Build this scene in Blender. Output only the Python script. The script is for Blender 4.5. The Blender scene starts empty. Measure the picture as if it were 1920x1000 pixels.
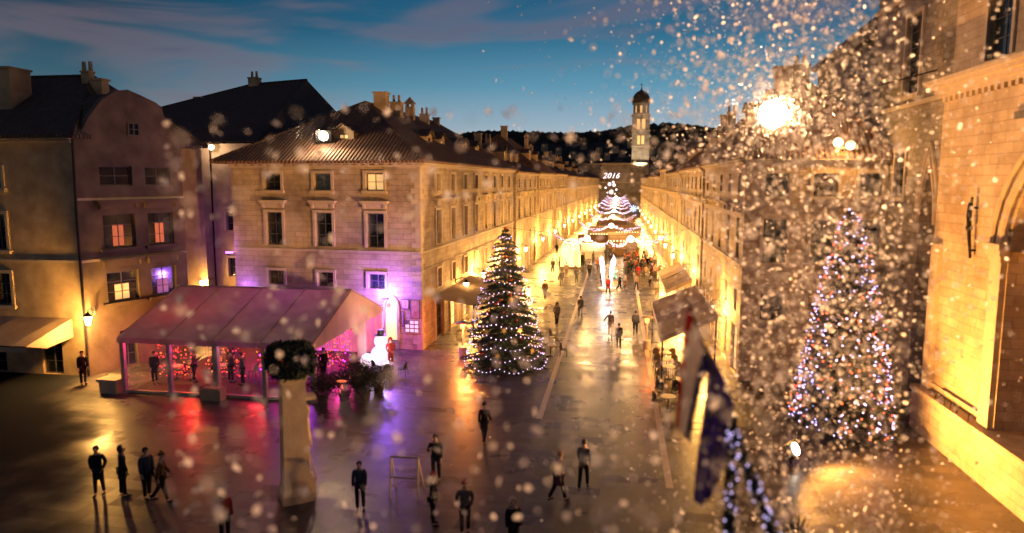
import bpy, bmesh, math, random
from mathutils import Vector, Matrix
random.seed(7)
PI = math.pi
S = bpy.context.scene
COL = S.collection

# ------------------------------------------------------------------ camera
cam = bpy.data.objects.new('camera', bpy.data.cameras.new('camera'))
COL.objects.link(cam); S.camera = cam
cam.location = (0, 0, 10.8)
cam.rotation_euler = (math.radians(90 - 7.017), 0, math.radians(8.682))
cam.data.sensor_width = 36.0
cam.data.lens = 24.375
cam.data.clip_end = 4000
cam.data.dof.use_dof = True
cam.data.dof.focus_distance = 75.0
cam.data.dof.aperture_fstop = 0.30
cam.data.dof.aperture_blades = 0
# ------------------------------------------------------------------ exposure and render
S.view_settings.view_transform = 'Standard'
S.view_settings.look = 'None'
S.view_settings.exposure = 0.0
S.view_settings.gamma = 1.0
S.render.engine = 'CYCLES'
cy = S.cycles
cy.max_bounces = 5; cy.diffuse_bounces = 2; cy.glossy_bounces = 3; cy.transmission_bounces = 4
cy.transparent_max_bounces = 6; cy.volume_bounces = 0
cy.caustics_reflective = False; cy.caustics_refractive = False
cy.sample_clamp_indirect = 4.0
cy.use_denoising = True
# ------------------------------------------------------------------ dusk sky
world = bpy.data.worlds.new('World'); S.world = world; world.use_nodes = True
def build_world():
    nt = world.node_tree; nt.nodes.clear(); N = nt.nodes.new; L = nt.links.new
    out = N('ShaderNodeOutputWorld'); bg = N('ShaderNodeBackground'); L(bg.outputs[0], out.inputs[0])
    tc = N('ShaderNodeTexCoord'); sep = N('ShaderNodeSeparateXYZ'); L(tc.outputs['Generated'], sep.inputs[0])
    r = N('ShaderNodeValToRGB'); L(sep.outputs[2], r.inputs[0])
    cr = r.color_ramp; cr.interpolation = 'LINEAR'
    st = [(0.0, (.62, .57, .40)), (.035, (.52, .54, .45)), (.075, (.32, .43, .52)), (.13, (.115, .30, .43)), (.20, (.026, .145, .26)), (.32, (.010, .065, .16)), (1.0, (.008, .045, .13))]
    cr.elements[0].position = 0; cr.elements[0].color = (*st[0][1], 1)
    cr.elements[1].position = 1; cr.elements[1].color = (*st[-1][1], 1)
    for p, c in st[1:-1]:
        e = cr.elements.new(p); e.color = (*c, 1)
    # the sky darkens away from the afterglow at the end of the street
    az = N('ShaderNodeVectorMath'); az.operation = 'DOT_PRODUCT'; L(tc.outputs['Generated'], az.inputs[0]); az.inputs[1].default_value = (.03, .995, 0)
    mr = N('ShaderNodeMapRange'); L(az.outputs['Value'], mr.inputs[0])
    mr.inputs[1].default_value = .74; mr.inputs[2].default_value = .99; mr.inputs[3].default_value = .36; mr.inputs[4].default_value = 1.0
    mul = N('ShaderNodeMix'); mul.data_type = 'RGBA'; mul.blend_type = 'MULTIPLY'; mul.inputs[0].default_value = 1
    L(r.outputs[0], mul.inputs[6]); L(mr.outputs[0], mul.inputs[7])
    # clouds: long thin bars of pink and slate
    mp = N('ShaderNodeMapping'); L(tc.outputs['Generated'], mp.inputs[0]); mp.inputs['Scale'].default_value = (2.0, 2.0, 12.5); mp.inputs['Rotation'].default_value = (0, math.radians(7), 0); mp.inputs['Location'].default_value = (3.1, .7, 1.35)
    nz = N('ShaderNodeTexNoise'); L(mp.outputs[0], nz.inputs[0]); nz.inputs['Scale'].default_value = 1.35; nz.inputs['Detail'].default_value = 3.5; nz.inputs['Roughness'].default_value = .52; nz.inputs['Distortion'].default_value = .5
    m1 = N('ShaderNodeMapRange'); L(nz.outputs[0], m1.inputs[0]); m1.inputs[1].default_value = .46; m1.inputs[2].default_value = .68; m1.inputs[3].default_value = 0; m1.inputs[4].default_value = .58; m1.interpolation_type = 'SMOOTHSTEP'
    m2 = N('ShaderNodeMapRange'); L(sep.outputs[2], m2.inputs[0]); m2.inputs[1].default_value = .0; m2.inputs[2].default_value = .05; m2.inputs[3].default_value = .25; m2.inputs[4].default_value = 1.0
    mm = N('ShaderNodeMath'); mm.operation = 'MULTIPLY'; L(m1.outputs[0], mm.inputs[0]); L(m2.outputs[0], mm.inputs[1])
    cc = N('ShaderNodeValToRGB'); L(nz.outputs[0], cc.inputs[0])
    cc.color_ramp.elements[0].position = .55; cc.color_ramp.elements[0].color = (.27, .165, .18, 1)
    cc.color_ramp.elements[1].position = .72; cc.color_ramp.elements[1].color = (.085, .085, .14, 1)
    cl = N('ShaderNodeMix'); cl.data_type = 'RGBA'; L(mm.outputs[0], cl.inputs[0]); L(mul.outputs[2], cl.inputs[6]); L(cc.outputs[0], cl.inputs[7])
    L(cl.outputs[2], bg.inputs[0]); bg.inputs[1].default_value = 1.05
build_world()
# the sun is below the horizon: no sun lamp; lights sit in their lamps; floodlights carry added fill heads too

# ------------------------------------------------------------------ helpers
ORG = {}
def tag(o, label=None, cat=None, group=None, kind=None):
    if label: o['label'] = label
    if cat: o['category'] = cat
    if group: o['group'] = group
    if kind: o['kind'] = kind
    return o
def thing(name, label, cat, loc=(0, 0, 0), rot=0.0, group=None):
    o = bpy.data.objects.new(name, None); COL.objects.link(o)
    o.empty_display_size = .2
    o.location = loc; o.rotation_euler = (0, 0, rot); ORG[o.name] = Vector(loc)
    return tag(o, label, cat, group)
def _ico(sub):
    bm = bmesh.new(); bmesh.ops.create_icosphere(bm, subdivisions=sub, radius=1)
    v = [x.co.copy() for x in bm.verts]; f = [[q.index for q in x.verts] for x in bm.faces]; bm.free(); return v, f
ICO = {1: _ico(1), 2: _ico(2), 3: _ico(3)}
class MB:
    def __init__(s): s.v = []; s.f = []; s.m = []
    def poly(s, pts, m=0):
        n = len(s.v); s.v += [Vector(p) for p in pts]; s.f.append(list(range(n, n + len(pts)))); s.m.append(m); return s
    def raw(s, vs, fs, m=0):
        n = len(s.v); s.v += [Vector(p) for p in vs]
        for f in fs: s.f.append([n + i for i in f]); s.m.append(m)
        return s
    def frame(s, O, U, V, W, a, b, m=0):   # box in a local frame; a,b = (u,v,w) corners
        O, U, V, W = Vector(O), Vector(U), Vector(V), Vector(W)
        p = [O + U * u + V * v + W * w for w in (a[2], b[2]) for v in (a[1], b[1]) for u in (a[0], b[0])]
        return s.raw(p, [(0, 2, 3, 1), (4, 5, 7, 6), (0, 1, 5, 4), (2, 6, 7, 3), (0, 4, 6, 2), (1, 3, 7, 5)], m)
    def box(s, x0, x1, y0, y1, z0, z1, m=0): return s.frame((0, 0, 0), (1, 0, 0), (0, 1, 0), (0, 0, 1), (x0, y0, z0), (x1, y1, z1), m)
    def cyl(s, p0, p1, r0, r1=None, n=10, m=0, cap=True):
        r1 = r0 if r1 is None else r1
        p0, p1 = Vector(p0), Vector(p1); d = (p1 - p0)
        if d.length < 1e-6: return s
        d.normalize(); a = d.orthogonal().normalized(); b = d.cross(a)
        ring = [(a * math.cos(2 * PI * i / n) + b * math.sin(2 * PI * i / n)) for i in range(n)]
        vs = [p0 + q * r0 for q in ring] + [p1 + q * r1 for q in ring]
        fs = [(i, (i + 1) % n, n + (i + 1) % n, n + i) for i in range(n)]
        if cap: fs += [tuple(range(n - 1, -1, -1)), tuple(range(n, 2 * n))]
        return s.raw(vs, fs, m)
    def tube(s, pts, r, n=6, m=0):
        pts = [Vector(p) for p in pts]; vs = []; k = len(pts)
        rr = r if isinstance(r, (list, tuple)) else [r] * k
        a = None
        for i, p in enumerate(pts):
            d = (pts[min(i + 1, k - 1)] - pts[max(i - 1, 0)])
            d = d.normalized() if d.length > 1e-9 else Vector((0, 0, 1))
            if a is None: a = d.orthogonal().normalized()
            else:
                a = (a - d * a.dot(d)); a = a.normalized() if a.length > 1e-6 else d.orthogonal().normalized()
            b = d.cross(a)
            vs += [p + (a * math.cos(2 * PI * j / n) + b * math.sin(2 * PI * j / n)) * rr[i] for j in range(n)]
        fs = [(i * n + j, i * n + (j + 1) % n, (i + 1) * n + (j + 1) % n, (i + 1) * n + j) for i in range(k - 1) for j in range(n)]
        fs += [tuple(range(n - 1, -1, -1)), tuple((k - 1) * n + j for j in range(n))]
        return s.raw(vs, fs, m)
    def lathe(s, c, prof, n=16, m=0):
        c = Vector(c); vs = []
        for (r, z) in prof: vs += [c + Vector((r * math.cos(2 * PI * j / n), r * math.sin(2 * PI * j / n), z)) for j in range(n)]
        k = len(prof)
        fs = [(i * n + j, i * n + (j + 1) % n, (i + 1) * n + (j + 1) % n, (i + 1) * n + j) for i in range(k - 1) for j in range(n)]
        fs += [tuple(range(n - 1, -1, -1)), tuple((k - 1) * n + j for j in range(n))]
        return s.raw(vs, fs, m)
    def ball(s, c, r, sub=1, m=0, sc=(1, 1, 1)):
        c = Vector(c); v, f = ICO[sub]
        return s.raw([c + Vector((q.x * r * sc[0], q.y * r * sc[1], q.z * r * sc[2])) for q in v], f, m)
    def mesh(s, name, mats, off=None, smooth=False):
        me = bpy.data.meshes.new(name); o = Vector(off) if off is not None else Vector((0, 0, 0))
        me.from_pydata([tuple(p - o) for p in s.v], [], s.f)
        for mt in (mats if isinstance(mats, (list, tuple)) else [mats]): me.materials.append(mt)
        me.polygons.foreach_set('material_index', s.m)
        if smooth: me.polygons.foreach_set('use_smooth', [True] * len(s.f))
        me.update(); return me
    def build(s, name, mats, parent=None, local=False, smooth=False, loc=None):
        if parent is not None and not local:
            off = ORG[parent.name]
        else: off = Vector(loc) if (loc is not None and parent is None) else None
        me = s.mesh(name, mats, off, smooth)
        return link(name, me, parent, loc=(off if parent is None and off is not None else None), org=(ORG[parent.name] if parent is not None and not local else off))
def link(name, me, parent=None, loc=None, rot=0.0, org=None):
    o = bpy.data.objects.new(name, me); COL.objects.link(o)
    if parent is not None: o.parent = parent
    if loc is not None: o.location = loc
    o.rotation_euler = (0, 0, rot)
    ORG[o.name] = Vector(org) if org is not None else Vector((0, 0, 0))
    return o
def dup(root, loc, rot=0.0, label=None, group=None, scale=None):
    r = root.copy(); COL.objects.link(r); r.location = loc; r.rotation_euler = (0, 0, rot)
    if scale: r.scale = scale
    if label: r['label'] = label
    if group: r['group'] = group
    for ch in list(root.children):
        c = ch.copy(); COL.objects.link(c); c.parent = r
        for g in list(ch.children):
            d = g.copy(); COL.objects.link(d); d.parent = c
    return r
def lamp(parent, pos, watt, col, r=.12, local=False, spot=None, aim=None, name='light', blend=.6):
    l = bpy.data.lights.new(name, 'SPOT' if spot else 'POINT'); l.energy = watt; l.color = col; l.shadow_soft_size = r
    o = bpy.data.objects.new(name, l); COL.objects.link(o); o.parent = parent
    o.location = Vector(pos) if local else Vector(pos) - ORG[parent.name]
    if spot:
        l.spot_size = math.radians(spot); l.spot_blend = blend
        o.rotation_euler = (Vector(aim) - Vector(pos)).to_track_quat('-Z', 'Y').to_euler()
    return o

# ------------------------------------------------------------------ materials
def newmat(name):
    m = bpy.data.materials.new(name); m.use_nodes = True
    nt = m.node_tree; return m, nt, nt.nodes.new, nt.links.new, nt.nodes['Principled BSDF']
def setp(b, col=None, rough=None, metal=None, spec=None, trans=None, alpha=None):
    if col is not None: b.inputs['Base Color'].default_value = (*col, 1)
    if rough is not None: b.inputs['Roughness'].default_value = rough
    if metal is not None: b.inputs['Metallic'].default_value = metal
    if spec is not None: b.inputs['Specular IOR Level'].default_value = spec
    if trans is not None: b.inputs['Transmission Weight'].default_value = trans
def noisy(name, c1, c2, scale=4, rough=.7, bump=.2, detail=5, metal=0, spec=.4, bscale=None):
    m, nt, N, L, b = newmat(name); setp(b, None, rough, metal, spec)
    g = N('ShaderNodeTexCoord'); n = N('ShaderNodeTexNoise'); L(g.outputs['Object'], n.inputs[0]); n.inputs['Scale'].default_value = scale; n.inputs['Detail'].default_value = detail
    r = N('ShaderNodeValToRGB'); L(n.outputs[0], r.inputs[0]); r.color_ramp.elements[0].position = .3; r.color_ramp.elements[1].position = .7
    r.color_ramp.elements[0].color = (*c1, 1); r.color_ramp.elements[1].color = (*c2, 1); L(r.outputs[0], b.inputs['Base Color'])
    if bump:
        n2 = N('ShaderNodeTexNoise'); L(g.outputs['Object'], n2.inputs[0]); n2.inputs['Scale'].default_value = bscale or scale * 4; n2.inputs['Detail'].default_value = 4
        bp = N('ShaderNodeBump'); bp.inputs['Strength'].default_value = bump; bp.inputs['Distance'].default_value = .03; L(n2.outputs[0], bp.inputs['Height']); L(bp.outputs[0], b.inputs['Normal'])
    return m
def ashlar(name, c1, c2, mortar, bw=.85, bh=.34, rough=.75, stain=.5):
    m, nt, N, L, b = newmat(name); setp(b, None, rough, 0, .3)
    g = N('ShaderNodeNewGeometry'); s = N('ShaderNodeSeparateXYZ'); L(g.outputs['Position'], s.inputs[0])
    a = N('ShaderNodeMath'); a.operation = 'ADD'; L(s.outputs[0], a.inputs[0]); L(s.outputs[1], a.inputs[1])
    c = N('ShaderNodeCombineXYZ'); L(a.outputs[0], c.inputs[0]); L(s.outputs[2], c.inputs[1])
    br = N('ShaderNodeTexBrick'); L(c.outputs[0], br.inputs[0]); br.inputs['Scale'].default_value = 1
    br.inputs['Brick Width'].default_value = bw; br.inputs['Row Height'].default_value = bh; br.inputs['Mortar Size'].default_value = .014; br.inputs['Mortar Smooth'].default_value = .3
    br.inputs['Color1'].default_value = (*c1, 1); br.inputs['Color2'].default_value = (*c2, 1); br.inputs['Mortar'].default_value = (*mortar, 1); br.offset = .43; br.squash = 1.0
    n = N('ShaderNodeTexNoise'); L(g.outputs['Position'], n.inputs[0]); n.inputs['Scale'].default_value = .55; n.inputs['Detail'].default_value = 8; n.inputs['Roughness'].default_value = .65
    r = N('ShaderNodeValToRGB'); L(n.outputs[0], r.inputs[0]); r.color_ramp.elements[0].position = .32; r.color_ramp.elements[1].position = .62
    k = 1 - stain; r.color_ramp.elements[0].color = (k, k * .93, k * .85, 1); r.color_ramp.elements[1].color = (1, 1, 1, 1)
    mx = N('ShaderNodeMix'); mx.data_type = 'RGBA'; mx.blend_type = 'MULTIPLY'; mx.inputs[0].default_value = 1; L(br.outputs[0], mx.inputs[6]); L(r.outputs[0], mx.inputs[7]); L(mx.outputs[2], b.inputs['Base Color'])
    n2 = N('ShaderNodeTexNoise'); L(g.outputs['Position'], n2.inputs[0]); n2.inputs['Scale'].default_value = 9; n2.inputs['Detail'].default_value = 5
    ad = N('ShaderNodeMath'); ad.operation = 'SUBTRACT'; L(n2.outputs[0], ad.inputs[0]); L(br.outputs['Fac'], ad.inputs[1])
    bp = N('ShaderNodeBump'); bp.inputs['Strength'].default_value = .55; bp.inputs['Distance'].default_value = .03; L(ad.outputs[0], bp.inputs['Height']); L(bp.outputs[0], b.inputs['Normal'])
    return m
def rooftile(name, c1, c2):
    m, nt, N, L, b = newmat(name); setp(b, None, .8, 0, .25)
    g = N('ShaderNodeNewGeometry'); s = N('ShaderNodeSeparateXYZ'); L(g.outputs['Position'], s.inputs[0]); sn = N('ShaderNodeSeparateXYZ'); L(g.outputs['True Normal'], sn.inputs[0])
    ax = N('ShaderNodeMath'); ax.operation = 'ABSOLUTE'; L(sn.outputs[0], ax.inputs[0]); ay = N('ShaderNodeMath'); ay.operation = 'ABSOLUTE'; L(sn.outputs[1], ay.inputs[0])
    gt = N('ShaderNodeMath'); gt.operation = 'GREATER_THAN'; L(ax.outputs[0], gt.inputs[0]); L(ay.outputs[0], gt.inputs[1])
    mx = N('ShaderNodeMix'); mx.data_type = 'FLOAT'; L(gt.outputs[0], mx.inputs[0]); L(s.outputs[0], mx.inputs[2]); L(s.outputs[1], mx.inputs[3])
    sn1 = N('ShaderNodeMath'); sn1.operation = 'MULTIPLY'; L(mx.outputs[0], sn1.inputs[0]); sn1.inputs[1].default_value = 2 * PI / .26
    si = N('ShaderNodeMath'); si.operation = 'SINE'; L(sn1.outputs[0], si.inputs[0])
    zz = N('ShaderNodeMath'); zz.operation = 'MULTIPLY'; L(s.outputs[2], zz.inputs[0]); zz.inputs[1].default_value = 1 / .17
    fr = N('ShaderNodeMath'); fr.operation = 'FRACT'; L(zz.outputs[0], fr.inputs[0])
    ad = N('ShaderNodeMath'); ad.operation = 'ADD'; L(si.outputs[0], ad.inputs[0]); L(fr.outputs[0], ad.inputs[1])
    bp = N('ShaderNodeBump'); bp.inputs['Strength'].default_value = 1.0; bp.inputs['Distance'].default_value = .05; L(ad.outputs[0], bp.inputs['Height']); L(bp.outputs[0], b.inputs['Normal'])
    n = N('ShaderNodeTexNoise'); L(g.outputs['Position'], n.inputs[0]); n.inputs['Scale'].default_value = 2.2; n.inputs['Detail'].default_value = 9; n.inputs['Roughness'].default_value = .75
    r = N('ShaderNodeValToRGB'); L(n.outputs[0], r.inputs[0]); r.color_ramp.elements[0].position = .35; r.color_ramp.elements[1].position = .68
    r.color_ramp.elements[0].color = (*c1, 1); r.color_ramp.elements[1].color = (*c2, 1); L(r.outputs[0], b.inputs['Base Color'])
    return m
def emit(name, col, strength, sample=True):
    m, nt, N, L, b = newmat(name); setp(b, tuple(min(1, c) * .8 for c in col), .5)
    b.inputs['Emission Color'].default_value = (*col, 1); b.inputs['Emission Strength'].default_value = strength
    if not sample: m.cycles.emission_sampling = 'NONE'
    return m
def plain(name, col, rough=.6, metal=0, spec=.4):
    return noisy(name, tuple(c * .8 for c in col), tuple(min(1, c * 1.15) for c in col), 6, rough, .08, 4, metal, spec)
def cloth(name, col):
    m = noisy(name, tuple(c * .72 for c in col), tuple(min(1, c * 1.2) for c in col), 5, .9, .35, 5, 0, .15, 14); return m
def wetstone(name):
    m, nt, N, L, b = newmat(name)
    g = N('ShaderNodeNewGeometry'); mp = N('ShaderNodeMapping'); L(g.outputs['Position'], mp.inputs[0]); mp.inputs['Rotation'].default_value = (0, 0, math.radians(2))
    br = N('ShaderNodeTexBrick'); L(mp.outputs[0], br.inputs[0]); br.inputs['Scale'].default_value = 1; br.inputs['Brick Width'].default_value = 1.25; br.inputs['Row Height'].default_value = .62; br.inputs['Mortar Size'].default_value = .012
    br.inputs['Color1'].default_value = (.125, .108, .10, 1); br.inputs['Color2'].default_value = (.055, .05, .052, 1); br.inputs['Mortar'].default_value = (.07, .06, .05, 1)
    n = N('ShaderNodeTexNoise'); L(g.outputs['Position'], n.inputs[0]); n.inputs['Scale'].default_value = .35; n.inputs['Detail'].default_value = 8; n.inputs['Roughness'].default_value = .6
    r = N('ShaderNodeValToRGB'); L(n.outputs[0], r.inputs[0]); r.color_ramp.elements[0].position = .35; r.color_ramp.elements[1].position = .65; r.color_ramp.elements[0].color = (.62, .6, .6, 1); r.color_ramp.elements[1].color = (1, 1, 1, 1)
    mx = N('ShaderNodeMix'); mx.data_type = 'RGBA'; mx.blend_type = 'MULTIPLY'; mx.inputs[0].default_value = 1; L(br.outputs[0], mx.inputs[6]); L(r.outputs[0], mx.inputs[7]); L(mx.outputs[2], b.inputs['Base Color'])
    rr = N('ShaderNodeMapRange'); L(n.outputs[0], rr.inputs[0]); rr.inputs[1].default_value = .22; rr.inputs[2].default_value = .78; rr.inputs[3].default_value = .21; rr.inputs[4].default_value = .40; bw = N('ShaderNodeRGBToBW'); L(br.outputs[0], bw.inputs[0]); rv = N('ShaderNodeMapRange'); L(bw.outputs[0], rv.inputs[0]); rv.inputs[1].default_value = .05; rv.inputs[2].default_value = .11; rv.inputs[3].default_value = .13; rv.inputs[4].default_value = -.05
    ra = N('ShaderNodeMath'); ra.operation = 'ADD'; L(rr.outputs[0], ra.inputs[0]); L(rv.outputs[0], ra.inputs[1]); L(ra.outputs[0], b.inputs['Roughness'])
    n2 = N('ShaderNodeTexNoise'); L(g.outputs['Position'], n2.inputs[0]); n2.inputs['Scale'].default_value = 3.0; n2.inputs['Detail'].default_value = 4
    ad = N('ShaderNodeMath'); ad.operation = 'MULTIPLY_ADD'; L(br.outputs['Fac'], ad.inputs[0]); ad.inputs[1].default_value = -.45; L(n2.outputs[0], ad.inputs[2])
    bp = N('ShaderNodeBump'); bp.inputs['Strength'].default_value = .22; bp.inputs['Distance'].default_value = .03; L(ad.outputs[0], bp.inputs['Height']); L(bp.outputs[0], b.inputs['Normal'])
    # painted shade on the left of the square: dark, dull slabs, ragged edge
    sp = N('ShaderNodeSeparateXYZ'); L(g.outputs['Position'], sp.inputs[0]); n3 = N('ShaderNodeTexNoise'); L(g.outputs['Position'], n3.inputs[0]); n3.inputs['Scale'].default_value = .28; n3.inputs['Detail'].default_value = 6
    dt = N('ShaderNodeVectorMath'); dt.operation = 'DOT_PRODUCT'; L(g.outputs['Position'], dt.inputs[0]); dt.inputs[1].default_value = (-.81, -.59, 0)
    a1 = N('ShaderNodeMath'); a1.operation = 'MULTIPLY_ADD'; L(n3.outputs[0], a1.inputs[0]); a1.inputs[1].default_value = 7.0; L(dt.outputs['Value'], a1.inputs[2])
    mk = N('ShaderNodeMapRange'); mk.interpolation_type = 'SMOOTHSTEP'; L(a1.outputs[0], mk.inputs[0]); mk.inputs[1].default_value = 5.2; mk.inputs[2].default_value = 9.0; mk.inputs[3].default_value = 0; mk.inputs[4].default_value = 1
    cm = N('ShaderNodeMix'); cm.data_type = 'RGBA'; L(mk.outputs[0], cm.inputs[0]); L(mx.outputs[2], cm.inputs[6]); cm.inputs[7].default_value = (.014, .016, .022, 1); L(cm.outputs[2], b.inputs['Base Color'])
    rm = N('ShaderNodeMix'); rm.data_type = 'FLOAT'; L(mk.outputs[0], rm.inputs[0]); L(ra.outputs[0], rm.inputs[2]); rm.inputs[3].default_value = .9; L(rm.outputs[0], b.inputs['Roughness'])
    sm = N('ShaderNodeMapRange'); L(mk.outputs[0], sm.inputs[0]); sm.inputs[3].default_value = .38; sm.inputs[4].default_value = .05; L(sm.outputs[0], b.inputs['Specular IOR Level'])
    return m
WARM = (1.0, .475, .105); AMBER = (1.0, .50, .10)
M = dict(
    stone=ashlar('limestone_ashlar', (.58, .47, .33), (.46, .37, .26), (.30, .24, .17)),
    stone2=ashlar('limestone_pale', (.60, .49, .35), (.50, .40, .28), (.36, .28, .2), .95, .38, .75, .4),
    stone3=ashlar('limestone_grey', (.40, .35, .29), (.33, .29, .24), (.22, .19, .16), .6, .28, .8, .55),
    plaster=noisy('old_plaster', (.32, .23, .14), (.54, .41, .26), 1.1, .85, .5, 12),
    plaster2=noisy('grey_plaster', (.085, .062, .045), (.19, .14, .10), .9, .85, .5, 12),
    trim=noisy('dressed_stone', (.44, .36, .26), (.54, .45, .33), 3, .7, .2),
    tile=rooftile('roof_tiles', (.13, .075, .05), (.24, .135, .085)),
    tile2=rooftile('roof_tiles_dark', (.07, .055, .05), (.13, .095, .075)),
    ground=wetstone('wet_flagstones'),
    stripe=noisy('pale_kerb_stone', (.45, .38, .28), (.6, .5, .37), 3, .3, .1),
    shutter=plain('dark_green_shutter', (.05, .075, .07), .55),
    frame=plain('painted_window_frame', (.10, .09, .085), .5),
    wood=noisy('weathered_wood', (.14, .085, .045), (.24, .15, .085), 9, .65, .3),
    iron=plain('black_iron', (.03, .03, .032), .45, .6),
    canvas=noisy('cream_canvas', (.36, .28, .25), (.60, .48, .42), .9, .85, .4, 10),
    canvas2=noisy('beige_awning_canvas', (.38, .28, .19), (.48, .36, .24), 1.2, .85, .15, 6),
    alu=plain('pale_aluminium', (.55, .47, .38), .45, .2),
    needle=noisy('fir_needles', (.014, .026, .024), (.034, .055, .042), 3, .75, 0),
    bark=noisy('bark', (.06, .045, .03), (.12, .09, .06), 8, .9, .5),
    leaf=noisy('dark_leaves', (.02, .035, .018), (.05, .075, .03), 4, .55, 0),
    skin=noisy('skin', (.42, .27, .2), (.5, .33, .25), 8, .6, .05),
    hair_dark=plain('dark_hair', (.03, .022, .018), .6), hair_fair=plain('fair_hair', (.30, .19, .09), .6),
    white=plain('white_paint', (.72, .7, .66), .5), lime=noisy('pale_stone_column', (.36, .29, .23), (.54, .44, .34), 1.6, .8, .4, 9, 0, .3, 12),
    hill=noisy('wooded_hill', (.012, .018, .016), (.03, .036, .028), .05, .95, .4),
    lampglow=emit('lamp_glow', (1, .74, .38), 9), floodglow=emit('flood_glow', (1, .86, .66), 26), globe=emit('globe_glow', (1, .86, .66), 5),
    bulbw=emit('cool_bulb', (.68, .54, 1.0), 2.9, False), bulbr=emit('red_bulb', (1, .13, .05), 2.0, False), bulbb=emit('blue_bulb', (.42, .42, 1.0), 2.4, False),
    neonw=emit('white_light_tube', (.90, .84, 1.0), 1.7, False), neony=emit('yellow_light_tube', (1, .72, .22), 3.6, False), neonb=emit('blue_light_star', (.2, .4, 1.0), 4, False),
    litwin=emit('lit_room', (1, .60, .22), .8, False), litred=emit('lamp_lit_curtain', (1, .24, .08), .42, False), litpurple=emit('mauve_lit_room', (.75, .35, .8), .16, False),
    shop=emit('lit_shop', (1, .62, .24), 1.3, False), heater=emit('heater_glow', (1, .16, .03), 9), redtube=emit('red_tube', (1, .05, .06), 1.8, False), purpletube=emit('purple_tube', (.55, .12, 1.0), 6, False),
    whitelit=emit('lit_white_balloon', (.9, .8, 1.0), 1.0), board=emit('backlit_menu', (1, .62, .72), .9, False),
)
def glassmat():
    m, nt, N, L, b = newmat('dark_window_glass'); setp(b, (.012, .018, .026), .08, 0, .7); return m
M['glass'] = glassmat(); M['carpet'] = plain('dark_carpet', (.06, .03, .03), .9); M['added_amberbulb'] = emit('added_amber_bulb', (1, .25, .04), 1.6, False); M['added_purplebulb'] = emit('added_violet_bulb', (.7, .08, 1), 2.5, False)
def clearfilm():
    m, nt, N, L, b = newmat('clear_plastic_wall'); b.inputs['Base Color'].default_value = (.95, .9, .9, 1); b.inputs['Roughness'].default_value = .12; b.inputs['Alpha'].default_value = .14; return m
M['film'] = clearfilm()
def snowmat():
    m = bpy.data.materials.new('snow_flake'); m.use_nodes = True; nt = m.node_tree; nt.nodes.clear(); N = nt.nodes.new; L = nt.links.new
    o = N('ShaderNodeOutputMaterial'); a = N('ShaderNodeBsdfDiffuse'); t = N('ShaderNodeBsdfTranslucent'); x = N('ShaderNodeMixShader'); x.inputs[0].default_value = .6
    a.inputs[0].default_value = (.95, .93, .92, 1); t.inputs[0].default_value = (.95, .92, .90, 1); L(a.outputs[0], x.inputs[1]); L(t.outputs[0], x.inputs[2]); L(x.outputs[0], o.inputs[0]); return m
M['snow'] = snowmat()
def translucent(m, f, col):
    nt = m.node_tree; o = [n for n in nt.nodes if n.type == 'OUTPUT_MATERIAL'][0]; b = nt.nodes['Principled BSDF']; t = nt.nodes.new('ShaderNodeBsdfTranslucent'); x = nt.nodes.new('ShaderNodeMixShader'); x.inputs[0].default_value = f
    t.inputs[0].default_value = (*col, 1); nt.links.new(b.outputs[0], x.inputs[1]); nt.links.new(t.outputs[0], x.inputs[2]); nt.links.new(x.outputs[0], o.inputs[0]); return m
translucent(M['canvas'], .10, (.62, .5, .45))
def flagmat(name, col): return translucent(cloth(name, col), .5, col)
_clothes = {}
def coat(col):
    k = tuple(col)
    if k not in _clothes: _clothes[k] = cloth('cloth_%d' % len(_clothes), col)
    return _clothes[k]

# ------------------------------------------------------------------ ground and hills
def struct(name, mb, mats, **k):
    o = mb.build(name, mats, **k); o['kind'] = 'structure'; return o
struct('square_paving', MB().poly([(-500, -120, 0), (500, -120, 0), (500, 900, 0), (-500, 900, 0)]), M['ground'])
g = MB()
for x, y0 in ((-3.40, 30.5), (1.99, 24.0)):
    y = y0
    while y < 250:
        g.poly([(x - .13, y, .004), (x + .13, y, .004), (x + .13, y + 1.45, .004), (x - .13, y + 1.45, .004)]); y += 1.46
struct('paving_stripe', g, M['stripe'])
def hill():
    mb = MB(); n = 150; rows = 16; vs = []
    for j in range(rows):
        t = j / (rows - 1)
        for i in range(n):
            x = -420 + 760 * i / (n - 1)
            top = 49 + 4 * math.sin(x * .013 + 1) + 2.5 * math.sin(x * .045) + random.uniform(-1.2, 1.8)
            if x < -90: top += (-90 - x) * .05
            if x > 45: top -= (x - 45) * .03
            z = top * math.sin(t * PI / 2) ** .9
            vs.append((x, 430 + 175 * t, z if j else -1))
    fs = [(j * n + i, j * n + i + 1, (j + 1) * n + i + 1, (j + 1) * n + i) for j in range(rows - 1) for i in range(n - 1)]
    struct('hills', mb.raw(vs, fs), M['hill'])
    tr = MB()
    for k in range(900):
        x = random.uniform(-200, 120); t = random.uniform(.55, 1)
        top = 49 + 4 * math.sin(x * .013 + 1) + 2.5 * math.sin(x * .045)
        if x < -90: top += (-90 - x) * .05
        if x > 45: top -= (x - 45) * .03
        r = random.uniform(1.6, 3.4)
        tr.ball((x, 430 + 175 * t, top * math.sin(t * PI / 2) ** .9 + r * .3), r, 1, 0, (random.uniform(.8, 1.3), 1, random.uniform(.6, 1.1)))
    tag(tr.build('hillside_wood', M['hill']), kind='stuff')
hill()

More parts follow.
